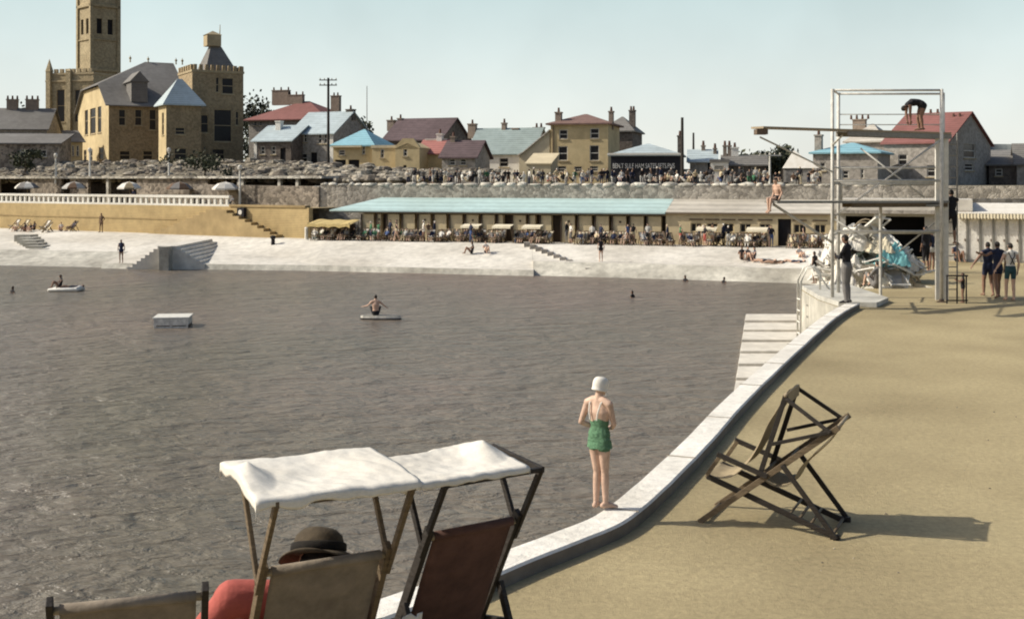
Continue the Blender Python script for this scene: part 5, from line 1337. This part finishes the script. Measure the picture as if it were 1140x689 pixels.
# --- couple by the heap
hp1 = V((1031-CX)*40/F, 40, 0)
person('stand','dress',hp1,R(30),.95,['skin_tan','suit_black','suit_black','hair_dark','suit_black'],'dark clad person standing behind the right end of the deck chair heap')
person('stand_b','swim',V((1037-CX)*40.5/F,40.5,0),R(200),.85,['skin_tan','suit_navy','cloth_white','hair_dark','suit_black'],'bather in navy beside the tower leg behind the heap')
person('stand','swim',V((967-CX)*44/F,44,0),R(180),.95,['skin_pale','cloth_white','cloth_white','hair_brown','suit_black'],'pale person standing in the dark pavilion opening')
person('ground','swim',V((1066-CX)*45.6/F,45.6,0),R(180),.9,['skin_tan','suit_navy','suit_navy','hair_dark','suit_black'],'dark bather sitting against the first white beach hut')
person('ground','dress',V((976-CX)*34.4/F,34.4,0),R(20),.95,['skin','cloth_grey','cloth_grey','hair_dark','suit_black'],'person in grey crouching at the front of the deck chair heap')

# ================================================================== HEAP OF FOLDED CHAIRS
def folded(cm):
    t = thing('folded_deck_chair', '', 'deck chair')
    m = MB()
    for s in (-1,1): m.bar((s*.29,0,-.65),(s*.29,.03,.65),.035,.05); m.bar((s*.25,.06,-.55),(s*.25,.05,.55),.035,.045)
    for z in (-.62,.62): m.bar((-.29,.01,z),(.29,.01,z),.035)
    m.build('frame', M['white_paint'], t)
    m = MB(); A = []; B_ = []
    for i in range(9): z = -.58+i*.145; y = -.05-.07*math.sin(i*.9)-.02*(i%3); A.append(V(-.24+.02*(i%2),y,z)); B_.append(V(.24-.015*(i%3),y+.02*math.sin(i),z))
    m.strip(A, B_); m.strip([p-V(0,.01,0) for p in A], [p-V(0,.01,0) for p in B_]); m.build('canvas', M[cm], t)
    return t
rh = random.Random(21)
hp = {}
hc0 = V(11.15, 36.6, 0)
cols = ['canvas_white']*5+['cloth_palegrey','canvas_cream']
names = {'canvas_white':'white','cloth_palegrey':'pale grey','canvas_cream':'cream','canvas_turq':'turquoise'}
cnt = {}
for i in range(58):
    a_ = rh.uniform(0,2*math.pi); r = math.sqrt(rh.random())
    x = hc0.x+1.35*r*math.cos(a_); y = hc0.y+1.1*r*math.sin(a_); hmax = 1.75*(1-r**1.6)+.2
    z = rh.uniform(.25, max(.3,hmax))
    cm = rh.choice(cols)
    if abs(x-11.6) < .4 and .6 < z < 1.2 and y < hc0.y: cm = 'canvas_turq'
    if cm not in hp: o = hp[cm] = folded(cm)
    else: o = copy_tree(hp[cm])
    cnt[cm] = cnt.get(cm,0)+1
    o.location = (x,y,z)
    o.rotation_euler = (rh.uniform(.5,1.5)*rh.choice((-1,1)), rh.uniform(-.6,.6), rh.uniform(0,6.28))
    tag(o, 'folded %s deck chair tangled in the heap under the diving tower' % names[cm], 'deck chair', 'heap of folded %s deck chairs' % names[cm])
def crumple(name, label, c, r, mt, seed, parent=None):
    m = MB(); n = 26; vs = []; rows = []
    for j in range(n):
        row = []
        for i in range(n):
            x = (i/(n-1)-.5)*2; y = (j/(n-1)-.5)*2; q = max(abs(x),abs(y))
            z = max(0, 1-q**2.2)*r[2]*(.75+.6*noise.noise(V(x*1.3+seed,y*1.3,seed)))+.16*r[2]*abs(noise.noise(V(x*4+seed,y*4,seed*2)))*2
            row.append(V(c[0]+x*r[0]*(1+.2*noise.noise(V(x*2,y*2,seed))), c[1]+y*r[1]*(1+.2*noise.noise(V(y*2,x*2,seed+5))), c[2]+z))
        rows.append(row)
    for a, b in zip(rows[:-1], rows[1:]): m.strip(a, b)
    return tag(m.build(name, M[mt], smooth=False), label, 'canvas')
crumple('canvas_sheet','crumpled turquoise canvas sheet thrown over the right of the heap',(11.65,35.75,.55),(.50,.35,.75),'canvas_turq',3)
crumple('canvas_sheet','crumpled white canvas sheet on the left of the heap',(10.3,35.9,.25),(.42,.4,.9),'canvas_white',8)
crumple('canvas_sheet','grey white canvas sheet lying on top of the heap',(10.9,36.8,1.25),(.55,.5,.55),'cloth_palegrey',12)
crumple('canvas_sheet','white canvas bundle at the foot of the heap beside the man',(9.95,35.2,.0),(.35,.3,.55),'canvas_white',17)
crumple('canvas_sheet','big white canvas heaped against the left flank of the heap',(10.25,36.6,.55),(.5,.5,1.0),'canvas_white',23)
crumple('canvas_sheet','white canvas draped over the top left shoulder of the heap',(10.6,36.1,1.0),(.45,.35,.6),'canvas_white',29)
crumple('canvas_sheet','cream canvas crumpled in the middle of the heap above the turquoise sheet',(11.25,35.8,.95),(.4,.3,.55),'canvas_cream',31)
crumple('canvas_sheet','white canvas sliding down the right end of the heap',(12.15,36.2,.35),(.35,.4,.8),'canvas_white',37)
t = thing('hoop_frame', 'pale curved hoop frame sticking up from the heap of deck chairs', 'frame', V(10.9,36.4,1.35))
for k in range(2):
    m = MB(); m.tube([V(-.5+1.25*i/12, .2*k, (.62-.1*k)*math.sin(math.pi*i/12)) for i in range(13)], .022, 6); m.build('hoop', M['timber_pale'], t)
for sx, q, lab in ((0,(12.3,35.6),'long pale pole leaning out of the right of the heap'),(1,(12.6,36.0),'second pale pole leaning beside the right end of the heap')):
    m = MB(); m.bar((0,0,0),(-.85-.1*sx,.6,1.0+.25*sx),.05,.06); o = m.build('loose_pole', M['timber_pale'], loc=(q[0],q[1],.03)); tag(o, lab, 'pole')
# ================================================================== DECK CHAIRS IN THE FOREGROUND
def cloth_strip(path, x0, x1, nx=10, sag=.0, seed=0, wr=.006, sub=5, edge=0.):
    """smooth fabric following a list of (y,z) points, x across"""
    P = smooth_path([V(0,y,z) for y, z in path], sub); rows = []
    for j, p in enumerate(P):
        t = P[min(j+1,len(P)-1)]-P[max(j-1,0)]; n = V(0,-t.z,t.y).normalized(); row = []
        fr = math.sin(math.pi*j/(len(P)-1)); dj = j/(len(P)-1)
        for i in range(nx+1):
            s = i/nx; x = x0+(x1-x0)*s; pin = edge*fr*(s-.5)*-2
            q = p+n*(-sag*math.sin(math.pi*s)*fr + wr*(noise.noise(V(x*5+seed,dj*2.6,seed))+.35*noise.noise(V(x*16+seed,dj*5,seed+2))))
            row.append(V(x+pin, q.y, q.z))
        rows.append(row)
    m = MB()
    for a, b in zip(rows[:-1], rows[1:]): m.strip(a, b)
    return m
def solid(o, th=.004):
    md = o.modifiers.new('thickness', 'SOLIDIFY'); md.thickness = th; md.offset = 0; return o

# --- empty chair with the hood frame folded back.  local: x across, y backwards (away from the pool), z up
e0 = onz(784, 581, 0); e1 = onz(933, 596, 0)
dirb = (e1-e0); dirb.z = 0; Lc = dirb.length; ang = math.atan2(dirb.y, dirb.x)-R(95)
ec = thing('deck_chair', 'empty wooden deck chair with olive canvas standing alone on the sandy terrace', 'deck chair', e0+V(-dirb.y,dirb.x,0).normalized()*.28, ang)
W = .30; k = Lc/1.27
def Q(y, z, x): return V(x, y*k, z)
SL = lambda name, p, q, w, h, mt='timber', par=None: MB().bar(p, q, w, h, up=(1,0,0)).build(name, M[mt], par or ec, bevel=.004)
for s, mt, mt2 in ((1,'timber','timber_dark'),(-1,'timber','timber_dark')):
    x = s*W
    SL('long_rail', Q(-.02,.0,x), Q(1.32,1.00,x), .052, .030, 'timber')
    SL('seat_rail', Q(.05,.43,x*.88), Q(1.28,.012,x*.88), .050, .028, mt2)
    SL('back_upright', Q(.56,.46,x*.90), Q(.82,1.24,x*.90), .045, .026, mt2)
    SL('rear_leg', Q(.80,.62,x*1.10), Q(1.30,.012,x*1.10), .045, .026, mt2)
    SL('hood_strut', Q(.83,1.21,x*.94), Q(1.25,.95,x*1.12), .036, .022, mt2)
    SL('brace', Q(.70,.80,x*1.1), Q(1.26,.96,x*1.1), .032, .02, mt2)
    SL('arm_rest', Q(.17,.66,x*1.10), Q(.66,.50,x*1.10), .046, .024, mt2)
    SL('arm_post', Q(.06,.45,x*1.02), Q(.20,.65,x*1.02), .036, .022, mt)
    SL('foot', Q(1.24,.012,x*1.0)+V(0,0,.01), Q(1.33,.012,x*1.0)+V(0,0,.01), .05, .04, 'timber_dark')
def CB(y, z, w, r=.016, mt='timber'): return MB().tube([Q(y,z,-w), Q(y,z,w)], r, 10).build('crossbar', M[mt], ec, smooth=True)
CB(.82,1.24,.285,.017,'timber_pale'); CB(.05,.43,.27); CB(1.30,.985,.30,.017,'timber_pale'); CB(1.26,.03,.30); CB(.60,.50,.27); CB(.03,.035,.29); CB(.95,.14,.26,.014); CB(.86,.17,.26,.012); CB(1.06,.11,.26,.012); CB(.83,.64,.30)
m = cloth_strip([(.82*k,1.26),(.73*k,1.10),(.64*k,.95),(.56*k,.76),(.47*k,.60),(.38*k,.50),(.28*k,.44),(.17*k,.42),(.05*k,.45)], -.245, .245, 12, .035, 2, .016)
solid(m.build('sling', M['canvas_olive'], ec, smooth=True))
m = MB(); m.strip(*[[V(x, .82*k+.02, z) for x in (-.24,-.12,0,.12,.24)] for z in (1.26,1.16)]); m.build('sling_flap', M['canvas_olive'], ec)
m = cloth_strip([(.56*k,.475),(.70*k,.40),(.86*k,.44),(.98*k,.62),(1.20*k,.84),(1.30*k,.98)], -.25, .25, 8, .02, 5, .016); solid(m.build('folded_hood', M['canvas_olive'], ec, smooth=True))

# --- the three chairs seen from behind. local: x across, y forwards (towards the pool), z up
TIP = 1.38
def big_chair(name_label, c, yaw, sling, canopy, wood, width=.58):
    t = thing('deck_chair', name_label, 'deck chair', c, yaw)
    w = width/2
    B = lambda nm, p, q, a=.045, b=.028, mt=wood, par=None: MB().bar(p, q, a, b, up=(1,0,0)).build(nm, M[mt], par or t, bevel=.004)
    for s in (-1,1):
        x = s*w
        B('back_rail', V(x,-.02,TIP+.05), V(x,.80,0), .055, .03)
        B('seat_rail', V(x*.88,.92,.46), V(x*.88,-.18,.0), .05, .028)
        B('rear_leg', V(x*1.09,.20,1.0), V(x*1.09,-.30,.0), .045, .028)
        B('arm_rest', V(x*1.14,.10,.80), V(x*1.14,.70,.66), .05, .026)
        B('arm_post', V(x*1.14,.62,.68), V(x*1.04,.86,.44), .04, .024)
    for y, z in ((0,TIP),(.92,.46),(-.17,.03),(.79,.03)): MB().tube([V(-w,y,z),V(w,y,z)], .018, 10).build('crossbar', M['timber_pale' if z == TIP else wood], t, smooth=True)
    ws = w*.88
    m = cloth_strip([(-.012,TIP+.02),(.10,1.18),(.28,.82),(.43,.50),(.60,.36),(.78,.38),(.92,.475)], -ws, ws, 14, .035, 7 if canopy else 3, .008)
    sl = solid(m.build('sling', M[sling], t, smooth=True))
    m = MB(); m.tube([V(-ws,-.004,TIP+.004),V(ws,-.004,TIP+.004)], .024, 12); m.build('sling_hem', M[sling], sl, smooth=True)
    if canopy:
        cy, cz, fy, fz = canopy
        for s in (-1,1):
            x = s*w*1.06
            B('canopy_strut', V(x,.05,TIP-.10), V(x,cy,cz), .034, .022); B('canopy_strut', V(x,.02,TIP-.06), V(x,fy,fz), .034, .022)
            B('canopy_side_bar', V(x,cy-.02,cz), V(x,fy+.02,fz), .032, .02)
        for y, z in ((cy,cz),(fy,fz)): MB().bar(V(-w*1.1,y,z),V(w*1.1,y,z),.034,.024).build('canopy_bar', M[wood], t, bevel=.003)
    return t
def canopy_cloth(t, x0, x1, cy, cz, fy, fz, seed, peak, drop=.07):
    m = MB(); nx, ny = 96, 64; rows = []
    L = fy-cy
    for j in range(ny+1):
        v = -.07+1.14*j/ny; row = []
        for i in range(nx+1):
            u = -.05+1.10*i/nx
            x = x0+(x1-x0)*min(1,max(0,u)); y = cy+L*min(1,max(0,v)); z = cz+(fz-cz)*v+.024
            ov = max(0,-u)*(x1-x0)+max(0,u-1)*(x1-x0)+max(0,-v)*L+max(0,v-1)*L
            x += (-.012 if u < 0 else .012 if u > 1 else 0); y += (-.022 if v < 0 else .022 if v > 1 else 0)
            sagf = math.sin(math.pi*min(1,max(0,u)))*math.sin(math.pi*min(1,max(0,v)))
            z -= ov*(1.0+.5*noise.noise(V(u*6,v*5,seed+7)))+.022*sagf*(1+.6*noise.noise(V(u*4,v*3,seed+1)))-.010
            px, py = peak; z += .07*max(0, 1-math.hypot((u-px)/.16,(v-py)/.40))**1.2
            z += .014*noise.noise(V(u*3+seed,v*1.6,seed))*(1 if ov == 0 else 1.4) + .009*(abs(noise.noise(V(u*6+v*4+seed,v*1.6-u*1.6,seed*2)))-.2)+ .004*noise.noise(V(u*14,v*9+u*5,seed*2)) 
            y += .012*noise.noise(V(u*5,v*3,seed+3))
            row.append(V(x,y,z))
        rows.append(row)
    for a, b in zip(rows[:-1], rows[1:]): m.strip(a, b)
    o = m.build('canopy', M['canvas_white'], t, smooth=True); return solid(o, .003)
yaw = R(27)
c0 = V(-1.68,5.05,0); c1 = V(-.865,5.45,0.03); c2 = V(-.20,5.97,0)
CAN = (-.28,1.765,.34,1.79)
big_chair('plain taupe deck chair without canopy at the lower left corner', V(-1.66,5.06,-.015), R(17), 'canvas_taupe', None, 'timber_dark', .64)
t1c = big_chair('taupe deck chair with white canopy holding the lady in red', c1, yaw, 'canvas_taupe', CAN, 'timber', .60)
canopy_cloth(t1c, -.40, .34, CAN[0], CAN[1], CAN[2], CAN[3], 2, (.06,.55))
t2c = big_chair('dark brown deck chair with white canopy, nearest the white wall', V(-.20,6.02,0.02), R(34), 'canvas_brown', (-.20,1.69,.24,1.72), 'timber_dark', .54)
canopy_cloth(t2c, -.50, .19, -.20, 1.69, .24, 1.72, 9, (.88,.62))

# --- lady in red under the first canopy (chair-local pose, faces +y)
JL = pose(pel=(0,0,.0), waist=(-.01,-.11,.13), chest=(-.05,-.22,.34), neck=(-.01,-.28,.50), head=(.05,-.26,.635),
    shl=(-.28,-.22,.55), shr=(.15,-.25,.44), ell=(-.44,-.12,.33), elr=(.27,-.10,.2), wrl=(-.60,.12,.20), wrr=(.18,.16,.18),
    hil=(-.085,.02,.0), hir=(.085,.02,.0), knl=(-.11,.42,.10), knr=(.11,.42,.10), anl=(-.11,.66,-.26), anr=(.11,.66,-.26), tol=(-.12,.80,-.33), tor=(.12,.80,-.33))
me, h = figure('person', JL, [M['skin'],M['cloth_red'],M['cloth_grey'],M['hair_dark'],M['suit_black']], dict(torso=1, pelvis=2, thigh=2, calf=0, uparm=1, forearm=lambda t, c: 1 if t < .75 else 0, foot=4), .0085, True, build=1.3,
    handspec={'l': ((-.2,.95,-.05),(0,0,-1),-1), 'r': ((-.3,.9,0),(0,0,-1),1)})
hl = onz(342,0,0) if False else None
q = Matrix.Rotation(yaw,4,'Z')
lo_ = obj('person', me, loc=c1+q@V(-.03,.64,.48)); lo_.rotation_euler = (0,0,yaw+R(4)); lo_.scale = (1.25,)*3
tag(lo_, 'lady in red jacket and brown felt hat sitting under the first white canopy', 'person'); eyes(lo_, h, lo_)
hc, rot = h['hc'], h['rot']
tilt = Matrix.Rotation(R(12),3,'Y') @ Matrix.Rotation(R(-20),3,'X')
m = MB(); m.lathe((0,0,0), [(.098,0),(.101,.03),(.090,.07),(.066,.092),(.035,.100),(.004,.102)], 24)
ht = MB(); ht.add([hc+V(.0,-.012,.045)+tilt@V(p.x*1.0,p.y*1.1,p.z+.006*noise.noise(p*9)) for p in m.v], m.f); hat = ht.build('hat', M['felt_brown'], lo_, smooth=True)
m = MB(); R0 = []; R1 = []; R2 = []
for i in range(41):
    a_ = 2*math.pi*i/40; rr = .150+.085*max(0,math.cos(a_-.15)); dz = -.015-.055*max(0,math.cos(a_))**2+.022*math.sin(a_*2)
    R0.append(V(.100*math.cos(a_),.110*math.sin(a_),.006)); R1.append(V(.135*math.cos(a_),.140*math.sin(a_),-.006)); R2.append(V(rr*math.cos(a_),.158*math.sin(a_),dz))
m.strip(R0, R1); m.strip(R1, R2)
br = MB(); br.add([hc+V(0,-.012,.045)+tilt@p for p in m.v], m.f); solid(br.build('brim', M['felt_brown'], hat, smooth=True), .005)
m = MB(); m.lathe((0,0,0), [(.1035,.008),(.109,.012),(.108,.036),(.1035,.040)], 24); bd_ = MB(); bd_.add([hc+V(0,-.012,.045)+tilt@V(p.x,p.y*1.1,p.z) for p in m.v], m.f); bd_.build('hat_band', M['felt_dark'], hat, smooth=True)
# white scarf at the back of the neck
m = MB(); vs = []
for j in range(6):
    row = []
    for i in range(17):
        a_ = -2.6+5.2*i/16; r = .078+.014*math.sin(j*1.7)+.008*noise.noise(V(i*.6,j,2)); r += .028*(j < 2)
        row.append(V(.01+r*math.sin(a_), -.275-r*math.cos(a_)*.95, .475+j*.022))
    vs.append(row)
for a, b in zip(vs[:-1], vs[1:]): m.strip(a, b)
m.build('scarf', M['cloth_white'], lo_, smooth=True)
# white towel hanging between the two chairs
m = MB(); rows = []
for j in range(14):
    tt = j/13
    rows.append([V(-.34+.012*math.sin(j*.8)+.12*(i/8-.5), -.02+.30*tt+.02*math.sin(i*1.1), 1.02-.62*tt+.02*noise.noise(V(i*.5,j*.4,4))) for i in range(9)])
for a, b in zip(rows[:-1], rows[1:]): m.strip(a, b)
tw_ = solid(m.build('towel', M['canvas_white'], smooth=True), .006); tw_.location = V(-.22,6.0,0.02); tw_.rotation_euler = (0,0,R(34)); tag(tw_, 'white towel hanging over the arm of the dark brown deck chair', 'towel')

# ================================================================== CAMERA, SKY, SUN
cam = bpy.data.cameras.new('camera'); co = bpy.data.objects.new('camera', cam); C.objects.link(co)
co.location = (0,0,CZ); co.rotation_euler = (R(90),0,0)
cam.sensor_width = 36; cam.lens = F/1140*36; cam.shift_y = -(344.5-HY)/1140; cam.clip_start = .1; cam.clip_end = 9000
S.camera = co
SUN = V(-1.0, .02, .76).normalized()     # towards the sun
el = math.asin(SUN.z); az = math.atan2(SUN.x, SUN.y)
su = bpy.data.lights.new('sun', 'SUN'); so = bpy.data.objects.new('sun', su); C.objects.link(so)
su.energy = 5.0; su.angle = R(.53); su.color = (1,.94,.82)
so.rotation_euler = SUN.to_track_quat('Z','Y').to_euler(); so.location = (-30,0,40)
wd = bpy.data.worlds.new('World'); S.world = wd; wd.use_nodes = True
nt = wd.node_tree; N = nt.nodes; L = nt.links
bg = N['Background']; bg.inputs['Strength'].default_value = .10
sk = N.new('ShaderNodeTexSky'); sk.sky_type = 'NISHITA'; sk.sun_disc = False; sk.sun_elevation = el; sk.sun_rotation = az
sk.air_density = 1.0; sk.dust_density = 3.0; sk.ozone_density = 1.0
tc = N.new('ShaderNodeTexCoord'); sp = N.new('ShaderNodeSeparateXYZ'); L.new(tc.outputs['Generated'], sp.inputs[0])
r = N.new('ShaderNodeValToRGB'); e = r.color_ramp.elements          # haze colour by height above the horizon (times 1/strength)
e[0].position = 0; e[0].color = (.80,.795,.72,1); e[1].position = .16; e[1].color = (.56,.69,.69,1)
k_ = e.new(.06); k_.color = (.75,.80,.76,1); k_ = e.new(.11); k_.color = (.66,.755,.74,1)
L.new(sp.outputs['Z'], r.inputs['Fac'])
nz_ = N.new('ShaderNodeTexNoise'); nz_.inputs['Scale'].default_value = 6; nz_.inputs['Detail'].default_value = 4
L.new(tc.outputs['Generated'], nz_.inputs['Vector'])
r3 = N.new('ShaderNodeMapRange'); r3.inputs['From Min'].default_value = .3; r3.inputs['From Max'].default_value = .7; r3.inputs['To Min'].default_value = 10.4; r3.inputs['To Max'].default_value = 12.0
L.new(nz_.outputs['Fac'], r3.inputs['Value'])
vm = N.new('ShaderNodeVectorMath'); vm.operation = 'SCALE'; L.new(r.outputs[0], vm.inputs[0]); L.new(r3.outputs[0], vm.inputs['Scale'])
fr = N.new('ShaderNodeMapRange'); fr.inputs['From Min'].default_value = .16; fr.inputs['From Max'].default_value = .42; fr.inputs['To Min'].default_value = .94; fr.inputs['To Max'].default_value = 0.; fr.interpolation_type = 'SMOOTHSTEP'
L.new(sp.outputs['Z'], fr.inputs['Value'])
fy_ = N.new('ShaderNodeMapRange'); fy_.inputs['From Min'].default_value = .0; fy_.inputs['From Max'].default_value = .75; fy_.interpolation_type = 'SMOOTHSTEP'
L.new(sp.outputs['Y'], fy_.inputs['Value'])          # haze kept ahead of the camera only, shaped to lessen shadow fill
fm = N.new('ShaderNodeMath'); fm.operation = 'MULTIPLY'; L.new(fr.outputs[0], fm.inputs[0]); L.new(fy_.outputs[0], fm.inputs[1])
dk = N.new('ShaderNodeVectorMath'); dk.operation = 'SCALE'; dk.inputs['Scale'].default_value = 1.2; L.new(sk.outputs[0], dk.inputs[0])
mx = N.new('ShaderNodeMix'); mx.data_type = 'RGBA'; L.new(fm.outputs[0], mx.inputs[0]); L.new(dk.outputs[0], mx.inputs[6]); L.new(vm.outputs[0], mx.inputs[7])
L.new(mx.outputs[2], bg.inputs['Color'])
S.render.engine = 'CYCLES'
S.cycles.max_bounces = 6; S.cycles.use_denoising = True
S.cycles.pixel_filter_type = 'BLACKMAN_HARRIS'; S.cycles.filter_width = 2.0
S.view_settings.view_transform = 'Standard'; S.view_settings.look = 'None'; S.view_settings.exposure = 0; S.view_settings.gamma = 1
